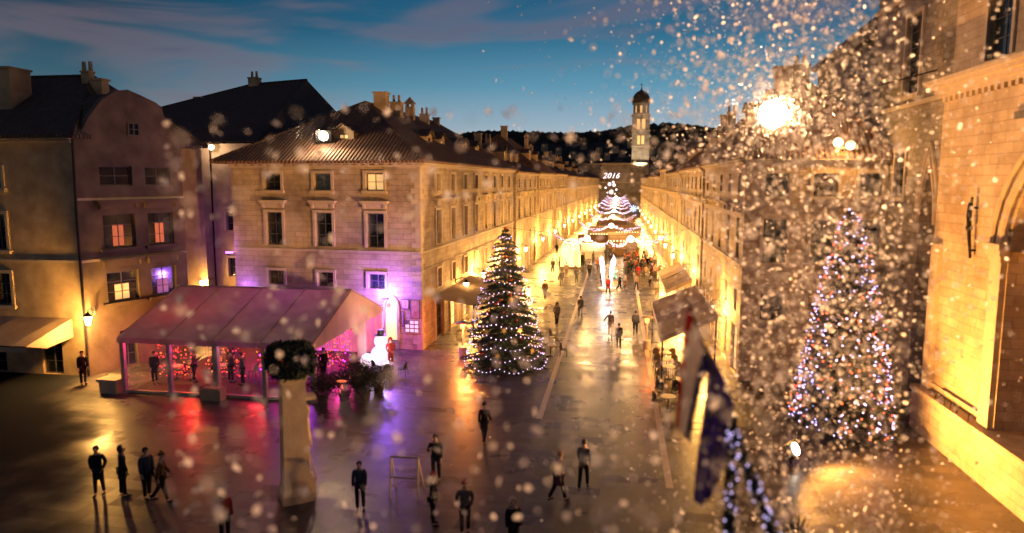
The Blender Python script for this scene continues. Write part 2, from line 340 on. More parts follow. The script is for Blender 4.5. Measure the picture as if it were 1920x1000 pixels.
# ------------------------------------------------------------------ facades, windows, roofs
Z = Vector((0, 0, 1))
def facade(mb, O, U, Nn, W, H, ops, depth=.24, z0=0.0):
    O, U, Nn = Vector(O), Vector(U), Vector(Nn)
    P = lambda u, v, d=0: O + U * u + Z * v - Nn * d
    us = sorted({0.0, W} | {round(c, 4) for o in ops for c in o[:2]}); vs = sorted({z0, H} | {round(c, 4) for o in ops for c in o[2:4]})
    for i in range(len(us) - 1):
        run = None
        for j in range(len(vs) - 1):
            uc, vc = (us[i] + us[i + 1]) / 2, (vs[j] + vs[j + 1]) / 2
            if any(o[0] < uc < o[1] and o[2] < vc < o[3] for o in ops): continue
            mb.poly([P(us[i], vs[j]), P(us[i + 1], vs[j]), P(us[i + 1], vs[j + 1]), P(us[i], vs[j + 1])])
    for o in ops:
        a, b, c, d = o[:4]
        mb.poly([P(a, c), P(a, d), P(a, d, depth), P(a, c, depth)]); mb.poly([P(b, c), P(b, c, depth), P(b, d, depth), P(b, d)])
        mb.poly([P(a, d), P(b, d), P(b, d, depth), P(a, d, depth)]); mb.poly([P(a, c), P(a, c, depth), P(b, c, depth), P(b, c)])
_wm = {}
def wmesh(kind, w, h):
    k = (kind, round(w, 2), round(h, 2))
    if k in _wm: return _wm[k]
    mb = MB(); t = .07
    mb.box(-w / 2, w / 2, -.03, .04, 0, t, 0); mb.box(-w / 2, w / 2, -.03, .04, h - t, h, 0)
    mb.box(-w / 2, -w / 2 + t, -.03, .04, t, h - t, 0); mb.box(w / 2 - t, w / 2, -.03, .04, t, h - t, 0)
    if kind in ('dark', 'lit', 'red', 'mauve', 'glow'):
        mb.box(-.03, .03, -.028, .035, t, h - t, 0)
        nb = max(1, int(h / .75))
        for i in range(1, nb + 1): mb.box(-w / 2 + t, w / 2 - t, -.02, .03, i * h / (nb + 1) - .018, i * h / (nb + 1) + .018, 0)
        mb.poly([(-w / 2 + t, .0, t), (w / 2 - t, .0, t), (w / 2 - t, .0, h - t), (-w / 2 + t, .0, h - t)], 1)
    else:   # louvred shutters, closed
        for s in (-1, 1):
            x0, x1 = (-w / 2 + t, -.008) if s < 0 else (.008, w / 2 - t)
            mb.box(x0, x0 + .05, -.05, .02, t, h - t, 1); mb.box(x1 - .05, x1, -.05, .02, t, h - t, 1)
            nz = max(6, int((h - 2 * t) / .09))
            for i in range(nz):
                z = t + (h - 2 * t) * (i + .5) / nz
                mb.poly([(x0 + .05, -.045, z - .045), (x1 - .05, -.045, z - .045), (x1 - .05, .012, z + .045), (x0 + .05, .012, z + .045)], 1)
    g = {'dark': M['glass'], 'lit': M['litwin'], 'glow': M['shop'], 'red': M['litred'], 'mauve': M['litpurple'], 'shut': M['shutter']}[kind]
    me = mb.mesh('window', [M['frame'], g]); _wm[k] = me; return me
_sub = {}
def submesh(kind, w, h):
    k = (kind, round(w, 2), round(h, 2))
    if k in _sub: return _sub[k]
    mb = MB(); e = .17
    if kind == 'surround':
        mb.box(-w / 2 - e, -w / 2, -.30, -.16, 0, h); mb.box(w / 2, w / 2 + e, -.30, -.16, 0, h); mb.box(-w / 2 - e, w / 2 + e, -.30, -.16, h, h + e)
    elif kind == 'sill':
        mb.box(-w / 2 - .25, w / 2 + .25, -.40, -.10, -.14, 0); mb.box(-w / 2 - .2, w / 2 + .2, -.34, -.10, -.2, -.14)
    elif kind == 'hood':
        b = h + e + .12
        mb.box(-w / 2 - .18, w / 2 + .18, -.31, -.16, b, b + .3); mb.box(-w / 2 - .30, w / 2 + .30, -.46, -.16, b + .3, b + .40); mb.box(-w / 2 - .38, w / 2 + .38, -.56, -.16, b + .40, b + .5)
        for s in (-1, 1): mb.box(s * (w / 2 + .12) - .08, s * (w / 2 + .12) + .08, -.43, -.31, b + .02, b + .3)
    me = mb.mesh(kind, M['trim']); _sub[k] = me; return me
def window(root, kind, w, h, pos, Nn, subs=(), depth=.2):
    Nn = Vector(Nn); th = math.atan2(Nn.x, -Nn.y); p = Vector(pos) - Nn * depth
    o = link('window', wmesh(kind, w, h), root, loc=p - ORG[root.name], rot=th, org=p)
    for s in subs: link(s, submesh(s, w, h), o)
    return o
def roof(mb, O, U, V, L, D, z, zr, ov=.4, h0=None, h1=None, rv=None, th=.16):
    """hipped (h0/h1 = how far the ridge starts in from either end; 0 = gable) roof over the rectangle L x D"""
    O, U, V = Vector(O), Vector(U), Vector(V); rv = D / 2 if rv is None else rv
    P = lambda u, v, zz: O + U * u + V * v + Z * zz
    a, b, c, d = P(-ov, -ov, z), P(L + ov, -ov, z), P(L + ov, D + ov, z), P(-ov, D + ov, z)
    r0, r1 = P(h0 if h0 else -ov, rv, zr), P(L - h1 if h1 else L + ov, rv, zr)
    mb.poly([a, b, r1, r0]); mb.poly([c, d, r0, r1]); mb.poly([b, c, r1]); mb.poly([d, a, r0])
    dn = Z * th
    a2, b2, c2, d2 = a - dn, b - dn, c - dn, d - dn
    mb.poly([a, b, b2, a2]); mb.poly([b, c, c2, b2]); mb.poly([c, d, d2, c2]); mb.poly([d, a, a2, d2]); mb.poly([a2, b2, c2, d2])
    # ridge and hip cap tiles
    mb.tube([r0, r1], .11, 6)
    if h0: mb.tube([a, r0], .10, 6); mb.tube([d, r0], .10, 6)
    if h1: mb.tube([b, r1], .10, 6); mb.tube([c, r1], .10, 6)
def cornice(mb, O, U, Nn, W, z, tooth=True, k=.5):
    O, U, Nn = Vector(O), Vector(U), Vector(Nn)
    mb.frame(O, U, Nn, Z, (0, .003, z - .30), (W, .16, z - .18)); mb.frame(O, U, Nn, Z, (0, .003, z - .12), (W, .34, z))
    if tooth:
        n = int(W / k)
        for i in range(n): mb.frame(O, U, Nn, Z, ((i + .3) * W / n, .003, z - .178), ((i + .3) * W / n + .22, .30, z - .122))
def chimney(rf, x, y, z0, z1, w=.7, d=.55, kind='box'):
    mb = MB()
    mb.box(x - w / 2, x + w / 2, y - d / 2, y + d / 2, z0, z1 - .12)
    if kind == 'box':
        mb.box(x - w / 2 - .08, x + w / 2 + .08, y - d / 2 - .08, y + d / 2 + .08, z1 - .12, z1)
    elif kind == 'point':
        for s in (-1, 1):
            for q in (-1, 1): mb.box(x + s * (w / 2 - .1) - .07, x + s * (w / 2 - .1) + .07, y + q * (d / 2 - .1) - .07, y + q * (d / 2 - .1) + .07, z1 - .119, z1 + .15)
        a = [(x - w / 2 - .1, y - d / 2 - .1, z1 + .15), (x + w / 2 + .1, y - d / 2 - .1, z1 + .15), (x + w / 2 + .1, y + d / 2 + .1, z1 + .15), (x - w / 2 - .1, y + d / 2 + .1, z1 + .15)]
        mb.raw(a + [(x, y, z1 + .75)], [(0, 1, 4), (1, 2, 4), (2, 3, 4), (3, 0, 4), (3, 2, 1, 0)])
    else:
        mb.box(x - w / 2 - .05, x + w / 2 + .05, y - d / 2 - .05, y + d / 2 + .05, z1 - .12, z1 - .02)
        for s in (-.22, .22): mb.cyl((x + s, y, z1 - .02), (x + s, y, z1 + .55), .13, .10, 8)
    mb.build('chimney', M['plaster'], rf)
def dormer(root, p, Nn, w=1.5, h=1.35, kind='lit'):
    """a little house on the roof slope; p = foot of its front on the roof"""
    p, Nn = Vector(p), Vector(Nn); U = Vector((-Nn.y, Nn.x, 0)); B = -Nn
    mb = MB(); P = lambda u, v, z: p + U * u + B * v + Z * z
    dd = 2.6
    mb.poly([P(-w / 2, 0, 0), P(-w / 2, dd, 0), P(-w / 2, dd, h), P(-w / 2, 0, h)]); mb.poly([P(w / 2, 0, 0), P(w / 2, 0, h), P(w / 2, dd, h), P(w / 2, dd, 0)])
    ops = [(w / 2 - .36, w / 2 + .36, .25, 1.2)]
    facade(mb, P(-w / 2, 0, 0), U, Nn, w, h, ops, .12)
    mb.poly([P(-w / 2, 0, h), P(w / 2, 0, h), P(0, 0, h + .45)])
    o = mb.build('dormer', M['plaster'], root)
    rf = MB()
    for s in (-1, 1): rf.frame(P(0, 0, h + .47), (U * s * (w / 2 + .2) - Z * .55), B, Z, (0, -.22, 0), (1, dd, .08))
    rf.build('dormer_roof', M['tile2'], o)
    q = P(0, 0, .25) - Nn * .08; link('window', wmesh(kind, .72, .95), o, loc=q - ORG[o.name], rot=math.atan2(Nn.x, -Nn.y), org=q)

# ------------------------------------------------------------------ long corner house (the pub) on the left of the street
AL = .027
def lx(Y): return -13.4 + AL * Y           # x of the left street front
UL = Vector((AL, 1, 0)).normalized(); NL = Vector((UL.y, -UL.x, 0))
def corner_house():
    A = Vector((-12.22, 42.2, 0)); L = 33.2; fd = Vector((-.993, .115, 0)).normalized(); FW = 13.7
    A.x = lx(A.y)
    B = A + fd * FW
    NF = Vector((-fd.y, fd.x, 0)); NF = NF if NF.y < 0 else -NF
    h = 12.1
    root = thing('corner_house', 'long pale stone corner house behind the marquee, three windows wide to the square', 'house', A)
    wall = MB()
    # front to the square (u runs from the far left end to the corner)
    U2 = -fd; ops = []; wins = []
    def fr(x): return (Vector((x[0], x[1], 0)) - B).dot(U2)
    for i, c in enumerate((3.22, 6.92, 10.62)):
        for (w, z0, z1, kd, subs) in ((1.18, 3.88, 4.85, 'dark', ('surround',)), (1.22, 6.56, 8.76, 'dark', ('surround', 'hood')), (1.24, 10.2, 11.3, ('dark', 'dark', 'lit')[i], ('surround', 'sill'))):
            ops.append((c - w / 2, c + w / 2, z0, z1)); wins.append((c, w, z0, z1, kd, subs))
    # arched lit door and one shop window on the ground floor
    ops.append((11.2, 12.0, .6, 2.75))
    ops.append((9.85, 10.75, .02, 2.4)); ops.append((3.6, 5.0, .02, 2.6))
    facade(wall, B, U2, NF, FW, h - .1, ops)
    ops2 = []; wins2 = []
    for k in range(8):
        c = 3.9 + 3.76 * k
        for (w, z0, z1, kd, subs) in ((.95, 3.55, 4.85, 'dark', ('surround',)), (1.15, 6.56, 8.86, 'shut', ('hood', 'surround')), (1.05, 10.2, 11.3, 'shut', ('surround',))):
            ops2.append((c - w / 2, c + w / 2, z0, z1)); wins2.append((c, w, z0, z1, kd, subs))
        ops2.append((c - 1.0, c + 1.0, .02, 2.75))
    facade(wall, A, UL, NL, L, h - .1, ops2)
    C = A + UL * L; D = B + UL * L
    wall.poly([C, D, D + Z * (h - .1), C + Z * (h - .1)]); wall.poly([B, D, D + Z * (h - .1), B + Z * (h - .1)])
    wall.build('wall', M['stone'], root)
    for (c, w, z0, z1, kd, subs) in wins: window(root, kd, w, z1 - z0, B + U2 * c + Z * z0, NF, subs)
    for (c, w, z0, z1, kd, subs) in wins2: window(root, kd, w, z1 - z0, A + UL * c + Z * z0, NL, subs)
    for k in range(8): window(root, 'glow' if k % 3 else 'dark', 2.0, 2.73, A + UL * (3.9 + 3.76 * k) + Z * .02, NL, ('surround',)).name = 'shop_door'
    sc = MB()
    for z in (6.36,):
        sc.frame(A, UL, NL, Z, (0, .003, z - .12), (L, .10, z)); sc.frame(B, U2, NF, Z, (0, .003, z - .12), (FW, .10, z))
    for z in (5.15, 3.2):
        sc.frame(A, UL, NL, Z, (0, .003, z - .05), (L, .05, z))
    sc.build('string_course', M['trim'], root)
    cm = MB(); cornice(cm, A, UL, NL, L, h - .1); cornice(cm, B, U2, NF, FW, h - .1, k=.62); cm.build('cornice', M['trim'], root)
    q = MB()
    for k in range(60):
        z = .02 + k * .345; lw = .62 if k % 2 else .36
        if z + .33 > 11.6: break
        q.frame(A, -U2, NF, Z, (.0, .002, z), (lw, .03, z + .33)); q.frame(A, UL, NL, Z, (-.028, .002, z), (.98 - lw, .03, z + .33))
    q.build('quoin', M['trim'], root)
    r = MB(); V = Vector((-UL.y, UL.x, 0)); roof(r, A, UL, V, L, FW, h, 16.7, .4, 8.5, 6.5, 6.9)
    rf = r.build('roof', M['tile'], root)
    chimney(rf, -18.2, 52.5, 15.4, 17.6, .95, .9); chimney(rf, -18.0, 55.6, 15.4, 17.2, .9, .8, 'pots'); chimney(rf, -18.0, 59.3, 15.4, 17.3, .7, .7, 'point'); chimney(rf, -17.9, 63.5, 15.4, 17.0, .8, .6, 'pots'); chimney(rf, -18.1, 68.5, 15.6, 17.1, .6, .5)
    for y in (52.0, 55.5, 63.0, 68.0):
        x = lx(y) - 2.3; dormer(root, (x, y, 12.9), NL, 1.5, 1.3, 'lit' if y in (55.5, 68) else 'dark')
    dormer(root, B + U2 * 7.6 + UL * 2.0 + Z * 12.75, NF, 1.5, 1.35, 'lit')
    # arched window beside the pub door, its reveal, and the poster boards on the wall
    aw = MB(); c = B + U2 * 11.6
    for s in (-1, 1): aw.frame(c, U2, NF, Z, (s * .4 - .15 if s < 0 else .4, .002, .55), (-.4 if s < 0 else .55, .12, 2.75))
    pts = [(.4 * math.cos(a), 2.75 + .55 * math.sin(a)) for a in [PI * i / 12 for i in range(13)]]; pto = [(.55 * math.cos(a), 2.75 + .78 * math.sin(a)) for a in [PI * i / 12 for i in range(13)]]
    for i in range(12):
        for d in (.122,): aw.poly([c + U2 * pts[i][0] + Z * pts[i][1] + NF * d, c + U2 * pto[i][0] + Z * pto[i][1] + NF * d, c + U2 * pto[i + 1][0] + Z * pto[i + 1][1] + NF * d, c + U2 * pts[i + 1][0] + Z * pts[i + 1][1] + NF * d])
        aw.poly([c + U2 * pto[i][0] + Z * pto[i][1], c + U2 * pto[i + 1][0] + Z * pto[i + 1][1], c + U2 * pto[i + 1][0] + Z * pto[i + 1][1] + NF * .122, c + U2 * pto[i][0] + Z * pto[i][1] + NF * .122])
    aw.build('door_arch', M['trim'], root)
    gl = MB(); gl.poly([c + U2 * -.4 + Z * .6 + NF * .03, c + U2 * .4 + Z * .6 + NF * .03] + [c + U2 * p[0] + Z * p[1] + NF * .03 for p in pts]); gl.build('arched_window', M['shop'], root)
    window(root, 'dark', .9, 2.38, B + U2 * 10.3 + Z * .02, NF).name = 'door'; window(root, 'red', 1.4, 2.58, B + U2 * 4.3 + Z * .02, NF).name = 'door'
    return A, B, U2, NF
CA, CB, CU, CN = corner_house()
def wallP(u, z, d=0): return CB + CU * u + Z * z + CN * d

# ------------------------------------------------------------------ row houses
def row_house(name, label, side, Y0, Lh, eave, ridge, stone, bays, dorm, chims, near=False, endwall=False, rearwin=None, hip0=4, hip1=4, depth=13.0):
    if side < 0: O = Vector((lx(Y0), Y0, 0)); U = UL; V = Vector((-UL.y, UL.x, 0)); NN = NL
    else: O = Vector((6.6, Y0, 0)); U = Vector((0, 1, 0)); V = Vector((1, 0, 0)); NN = Vector((-1, 0, 0))
    root = thing(name, label, 'house', O, 0, 'stone houses along the ' + ('left' if side < 0 else 'right') + ' side of the street')
    wall = MB(); ops = []; wins = []; sp = Lh / bays
    dz = eave - 12.0
    for k in range(bays):
        c = sp * (k + .5)
        for (w, z0, z1, kd, subs) in ((.85, 3.6, 4.8, random.choice(['dark', 'dark', 'lit']), ()), (1.05, 6.5, 8.8, random.choice(['shut', 'shut', 'shut', 'dark', 'lit'] if k else ['shut']), ('hood',)), (.95, 10.1 + dz * .6, 11.15 + dz * .6, 'shut', ())):
            ops.append((c - w / 2, c + w / 2, z0, z1)); wins.append((c, w, z0, z1, kd, subs if near else subs[:1]))
        ops.append((c - .95, c + .95, .02, 2.75)); wins.append((c, 1.9, .02, 2.75, random.choice(['glow', 'glow', 'dark', 'glow']), ()))
    facade(wall, O, U, NN, Lh, eave - .1, ops)
    P = lambda u, v, z: O + U * u + V * v + Z * z
    e = eave - .1
    ew = []
    if rearwin: ew = rearwin
    facade(wall, P(0, 0, 0), V, -U, depth, e, [(c - w / 2, c + w / 2, z0, z1) for (c, w, z0, z1, kd) in ew])
    wall.poly([P(Lh, 0, 0), P(Lh, depth, 0), P(Lh, depth, e), P(Lh, 0, e)]); wall.poly([P(0, depth, 0), P(Lh, depth, 0), P(Lh, depth, e), P(0, depth, e)])
    wall.build('wall', stone, root)
    for (c, w, z0, z1, kd, subs) in wins:
        o = window(root, kd, w, z1 - z0, O + U * c + Z * z0, NN, subs)
        if z0 < 1: o.name = 'shop_door'
    for (c, w, z0, z1, kd) in ew: window(root, kd, w, z1 - z0, O + V * c + Z * z0, -U, ('surround', 'sill'))
    t = MB(); cornice(t, O, U, NN, Lh, e, near, .6); t.frame(O, U, NN, Z, (0, .003, 6.24), (Lh, .09, 6.36))
    if endwall: cornice(t, O + V * depth, -V, -U, depth, e, True, .6)
    t.build('cornice', M['trim'], root)
    r = MB(); roof(r, O, U, V, Lh, depth, eave, ridge, .35, hip0, hip1, depth * .5); rf = r.build('roof', M['tile'], root)
    for (u, v, zz, w, kd) in chims:
        q = P(u, v, 0); chimney(rf, q.x, q.y, ridge - 1.6, ridge + zz, w, w * .8, kd)
    for (u, kd) in dorm:
        sl = (ridge - eave) / (depth * .5 + .35)
        dormer(root, P(u, 2.0, eave + sl * 2.0), NN, 1.5, 1.3, kd)
    return root
LS = [(77.2, 16.6, 11.9, 15.6, 4, 'narrow left-hand stone house just past the long corner house, two lit dormers'), (95.4, 18.0, 12.0, 17.4, 5, 'left-hand stone house with the tallest dark roof of its row'), (115.0, 18.4, 12.1, 15.4, 5, 'left-hand stone house halfway down the street with a chimney cluster'),
      (134.9, 18.6, 11.9, 15.8, 6, 'left-hand stone house next to the one with the chimney cluster'), (155.0, 18.6, 11.8, 15.2, 6, 'left-hand stone house near the far end with low roof and two chimneys'), (175.1, 18.6, 11.9, 15.0, 6, 'left-hand stone house third before the city wall'), (195.2, 18.6, 11.8, 15.2, 6, 'left-hand stone house second before the city wall'), (215.3, 33, 11.9, 14.8, 9, 'last left-hand stone house beside the city wall')]
for i, (y, l, e, rz, b, lab) in enumerate(LS):
    ch = [[(5, 5.5, .9, .8, 'box'), (13, 6, .8, .7, 'pots')], [(6, 6.0, 1.4, .9, 'box'), (14, 4, .2, .6, 'point')], [(3, 5, .9, .9, 'pots'), (5.5, 5, 1.1, .8, 'point'), (12, 6, .8, .8, 'box')], [(6, 5, .9, .8, 'box')], [(4, 5, 1.0, .9, 'pots'), (12, 5, .9, .8, 'point')], [(8, 5, .9, .8, 'box')], [(6, 5, .8, .9, 'pots')], [(10, 5, .9, .9, 'box'), (22, 5, .9, .9, 'pots')]][i]
    dm = [[(4, 'lit'), (8, 'lit'), (12, 'dark')], [(5, 'lit'), (12, 'dark')], [(4, 'lit'), (9, 'lit'), (14, 'dark')], [(5, 'lit'), (12, 'lit')], [(9, 'lit')], [(6, 'dark')], [], []][i]
    row_house('stone_house', lab, -1, y, l, e, rz, M['stone2'] if i % 2 else M['stone'], b, dm, ch, near=i < 2)
RS = [(38.2, 17.4, 12.1, 16.4, 5, 'right-hand stone corner house facing the big lit tree, two tall chimneys'), (57.0, 19.6, 12.0, 16.9, 6, 'right-hand stone house with the broad high roof next to the corner house'), (78.0, 18.4, 11.9, 15.6, 5, 'right-hand stone house with a long row of lit dormers'),
      (97.8, 17.6, 12.6, 15.0, 5, 'taller right-hand stone house standing up beside the dormer row'), (116.8, 19.0, 11.7, 15.2, 5, 'right-hand stone house before the bell tower with one chimney'), (137.2, 18.6, 11.8, 15.0, 6, 'right-hand stone house in the glow halfway along'), (157.2, 18.6, 11.6, 14.8, 6, 'right-hand stone house beside the blue light star'), (177.2, 34, 11.7, 14.6, 9, 'last right-hand stone house in front of the bell tower')]
for i, (y, l, e, rz, b, lab) in enumerate(RS):
    ch = [[(4.5, 2.6, .9, .85, 'box'), (6.5, 4.0, 1.3, .95, 'pots'), (13, 5, .6, .7, 'box')], [(8, 3.2, .0, .7, 'pots'), (14, 3.5, .3, .8, 'box')], [(5, 5, .7, .7, 'point'), (12, 5, .7, .8, 'pots')], [(6, 4, .8, .8, 'box')], [(9, 5, .7, .8, 'pots')], [(8, 5, .8, .9, 'box')], [(9, 5, .8, .9, 'pots')], [(12, 5, .8, .9, 'box'), (24, 5, .7, .8, 'point')]][i]
    dm = [[(5, 'dark'), (12, 'lit')], [(6, 'lit'), (13, 'lit')], [(3, 'lit'), (6, 'lit'), (9, 'lit'), (12, 'lit')], [(8, 'dark')], [(9, 'lit')], [], [], []][i]
    rw = None
    if i == 0: rw = [(c, 1.2, z0, z1, k) for c, ks in ((1.6, ('shut', 'shut', 'shut')), (4.0, ('dark', 'shut', 'dark')), (6.2, ('shut', 'dark', 'shut'))) for (z0, z1), k in zip(((3.4, 4.9), (6.5, 8.8), (10.0, 11.2)), ks)]
    row_house('stone_house', lab, 1, y, l, e, rz, M['stone2'] if i % 2 == 0 else M['stone'], b, dm, ch, near=i < 2, endwall=(i == 0), rearwin=rw, hip0=3.5, hip1=3.5, depth=7.2 if i == 0 else 11)

# ------------------------------------------------------------------ left side of the square
def gable_building():
    A = Vector((-29, 33.7, 0)); B = Vector((-26.8, 39.8, 0)); U = (B - A).normalized(); NN = Vector((U.y, -U.x, 0)); W = (B - A).length
    root = thing('gabled_house', 'tall dark house with a rounded gable beside the alley, two lit curtains', 'house', A)
    wall = MB(); ops = []; wins = []
    for c0, c1, kinds in ((1.35, 3.25, ('glow2', 'red', 'dark', None)), (4.05, 5.7, ('mauve', 'red', 'dark', None))):
        for (z0, z1), k in zip(((3.9, 5.65), (7.0, 8.95), (10.55, 11.65)), kinds):
            ops.append((c0, c1, z0, z1)); wins.append(((c0 + c1) / 2, c1 - c0, z0, z1, k))
    ops.append((3.15, 3.85, 13.4, 14.15)); wins.append((3.5, .7, 13.4, 14.15, 'dark'))
    ops.append((1.9, 2.9, .02, 2.2)); wins.append((2.4, 1.0, .02, 2.2, 'dark'))
    facade(wall, A, U, NN, W, 13.0, [o for o in ops if o[3] < 13])
    # curved gable above
    prof = [(0, 13.0), (.4, 13.3), (1.0, 14.3), (1.8, 15.3), (2.6, 15.85), (3.3, 16.0), (4.0, 15.8), (5.0, 15.45), (5.4, 15.2), (5.47, 14.8), (5.9, 13.9), (W, 13.0)]
    P = lambda u, z, d=0: A + U * u + Z * z - NN * d
    cuts = [p for p in prof]
    for i in range(len(prof) - 1):
        (u0, z0), (u1, z1) = prof[i], prof[i + 1]
        wall.poly([P(u0, 13.0), P(u1, 13.0), P(u1, z1), P(u0, z0)]); wall.poly([P(u0, z0), P(u1, z1), P(u1, z1, .5), P(u0, z0, .5)]); wall.poly([P(u0, 13.0, .5), P(u1, 13.0, .5), P(u1, z1, .5), P(u0, z0, .5)])
    wall.poly([B, B - NN * 10, B - NN * 10 + Z * 13, B + Z * 13])
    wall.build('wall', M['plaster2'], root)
    for (c, w, z0, z1, k) in wins:
        k = {'glow2': 'lit'}.get(k, k); subs = ('sill', 'hood') if 3 < z0 < 9 else ()
        if z0 > 13: 
            o = window(root, 'dark', w, z1 - z0, P(c, z0), NN, (), -.04); continue
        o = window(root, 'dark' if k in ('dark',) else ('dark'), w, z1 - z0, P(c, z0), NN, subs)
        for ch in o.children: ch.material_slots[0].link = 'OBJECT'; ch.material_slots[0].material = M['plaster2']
        if z0 < 1: o.name = 'door'
        if k in ('red', 'mauve', 'lit'):
            cw = w * (.34 if k == 'red' else .45); ch = (z1 - z0) * (.62 if k == 'red' else .5); cc = MB()
            n = 9
            for i in range(n):
                x0, x1 = c - cw / 2 + cw * i / n, c - cw / 2 + cw * (i + 1) / n; dd = .185 + (.012 if i % 2 else 0)
                cc.poly([P(x0, z0 + .12, dd), P(x1, z0 + .12, .185 + (.012 if not i % 2 else 0)), P(x1, z0 + .12 + ch, .185 + (.012 if not i % 2 else 0)), P(x0, z0 + .12 + ch, dd)])
            q = cc.build('lit_curtain', {'red': M['litred'], 'mauve': M['litpurple'], 'lit': M['litwin']}[k], None); q.parent = o
            q.matrix_parent_inverse = (Matrix.Translation(ORG[o.name]) @ Matrix.Rotation(o.rotation_euler.z, 4, 'Z')).inverted()
    r = MB()
    dn = 10.0
    for i in range(len(prof) - 1):
        (u0, z0), (u1, z1) = prof[i], prof[i + 1]
        r.poly([P(u0, z0 - .12, .5), P(u1, z1 - .12, .5), P(u1, z1 - .12, dn), P(u0, z0 - .12, dn)])
    rf = r.build('roof', M['tile2'], root)
    chimney(rf, -31.0, 38.5, 15.0, 16.9, .8, .6)
    for z in (6.35, 9.75): s = MB(); s.frame(A, U, NN, Z, (0, .003, z), (W, .10, z + .13)); s.build('string_course', M['trim'], root)
    return A, U, NN
GA, GU, GN = gable_building()
def left_house():
    O = Vector((-29.0, 33.7, 0)); U = Vector((-1, 0, 0)); NN = Vector((0, -1, 0)); W = 16.0
    root = thing('plaster_house', 'warm lit plaster house at the left edge with a low awning', 'house', O)
    wall = MB(); ops = []; wins = []
    for c in (5.0, 8.4, 12.0):
        for z0, z1 in ((3.9, 5.7), (7.0, 9.0), (10.4, 11.5)):
            ops.append((c - .55, c + .55, z0, z1)); wins.append((c, 1.1, z0, z1))
    ops.append((1.6, 2.9, .02, 2.2)); ops.append((5.2, 7.4, .02, 2.4))
    facade(wall, O, U, NN, W, 13.15, ops)
    wall.poly([O + U * W, O + U * W + Vector((0, 12, 0)), O + U * W + Vector((0, 12, 13.15)), O + U * W + Z * 13.15]); wall.poly([O + Vector((-.2, 12, 0)), O + U * W + Vector((0, 12, 0)), O + U * W + Vector((0, 12, 13.15)), O + Vector((-.2, 12, 13.15))])
    wall.build('wall', M['plaster'], root)
    for (c, w, z0, z1) in wins: window(root, 'dark', w, z1 - z0, O + U * c + Z * z0, NN, ('surround', 'sill'))
    for c, w, h in ((2.25, 1.3, 2.18), (6.3, 2.2, 2.38)): window(root, 'dark', w, h, O + U * c + Z * .02, NN).name = 'door'
    r = MB(); roof(r, O, U, Vector((0, 1, 0)), W, 11.5, 13.25, 17.2, .4, 3.0, 3, 5.5); rf = r.build('roof', M['tile2'], root)
    chimney(rf, -35.3, 36.5, 14.6, 17.3, 1.7, 1.5); chimney(rf, -31.8, 38.6, 15.3, 17.4, .5, .5, 'pots')
    s = MB(); s.frame(O, U, NN, Z, (0, .003, 6.35), (W, .08, 6.48)); cornice(s, O, U, NN, W, 13.15, False); s.build('cornice', M['trim'], root)
    p = MB(); p.tube([(-28.75, 33.45, 13.0), (-28.8, 33.4, 9), (-28.8, 33.4, .1)], .07, 8); tag(p.build('drainpipe', M['iron'], None), 'dark iron drainpipe down the corner of the warm plaster house', 'drainpipe')
    # awning
    aw = thing('awning', 'beige sloping awning on the plaster house at the left edge', 'awning', (-31.5, 33.6, 3.1))
    a = MB()
    n = 12
    for i in range(n):
        x0, x1 = -40 + 10.2 * i / n, -40 + 10.2 * (i + 1) / n
        z = lambda t, x: 3.25 - .85 * t + .02 * math.sin(x * 3)
        a.raw([(x0, 33.65, z(0, x0)), (x1, 33.65, z(0, x1)), (x1, 30.5, z(1, x1)), (x0, 30.5, z(1, x0)), (x1, 30.48, z(1, x1) - .32), (x0, 30.48, z(1, x0) - .32)], [(0, 1, 2, 3), (3, 2, 4, 5)])
    a.poly([(-29.8, 33.65, 3.25), (-29.8, 30.5, 2.4), (-29.8, 31.8, 2.0), (-29.8, 33.65, 2.2)])
    a.build('canvas', M['canvas2'], aw)
    f = MB(); f.tube([(-40, 30.5, 2.38), (-29.8, 30.5, 2.38)], .04); 
    for x in (-39, -34.5, -29.9): f.tube([(x, 33.6, 2.3), (x, 30.5, 2.37)], .03)
    f.build('frame', M['iron'], aw)
left_house()
def back_house():
    O = Vector((-26.2, 47.2, 0)); U = Vector((-1, 0, 0)); NN = Vector((0, -1, 0)); W = 18
    root = thing('alley_house', 'dark house with a great hipped roof closing the alley behind the marquee', 'house', O)
    w = MB(); ops = [(1.2, 2.2, 7.2, 8.8), (1.2, 2.2, 3.8, 5.2)]
    facade(w, O, U, NN, W, 13.5, ops)
    w.poly([O, O + Vector((0, 24, 0)), O + Vector((0, 24, 13.5)), O + Z * 13.5]); w.poly([O + U * W, O + U * W + Vector((0, 24, 0)), O + U * W + Vector((0, 24, 13.5)), O + U * W + Z * 13.5])
    w.build('wall', M['plaster'], root)
    for (a, b, c, d) in ops: window(root, 'dark', b - a, d - c, O + U * (a + b) / 2 + Z * c, NN, ('surround',))
    r = MB(); rp = lambda x, y, z: Vector((x, y, z))
    e = 13.6; a, b, c, d = rp(-25.6, 46.8, e), rp(-25.6, 72, e), rp(-44.6, 72, e), rp(-44.6, 46.8, e); r0, r1 = rp(-28.4, 61.5, 20.0), rp(-33.8, 61.5, 19.7)
    r.poly([a, d, r1, r0]); r.poly([b, a, r0]); r.poly([c, b, r0, r1]); r.poly([d, c, r1]); r.tube([r0, r1], .12); r.tube([a, r0], .1); r.tube([d, r1], .1); r.poly([a, b, c, d])
    rf = r.build('roof', M['tile2'], root); chimney(rf, -33.4, 61.3, 19.0, 20.3, .9, .8, 'pots'); chimney(rf, -36.8, 58.0, 16.6, 18.2, .8, .7)
    p = MB(); p.tube([(-29.35, 47.05, 13.3), (-29.4, 47.0, .1)], .06, 8); tag(p.build('drainpipe', M['iron'], None), 'thin drainpipe in the purple lit alley', 'drainpipe')
back_house()

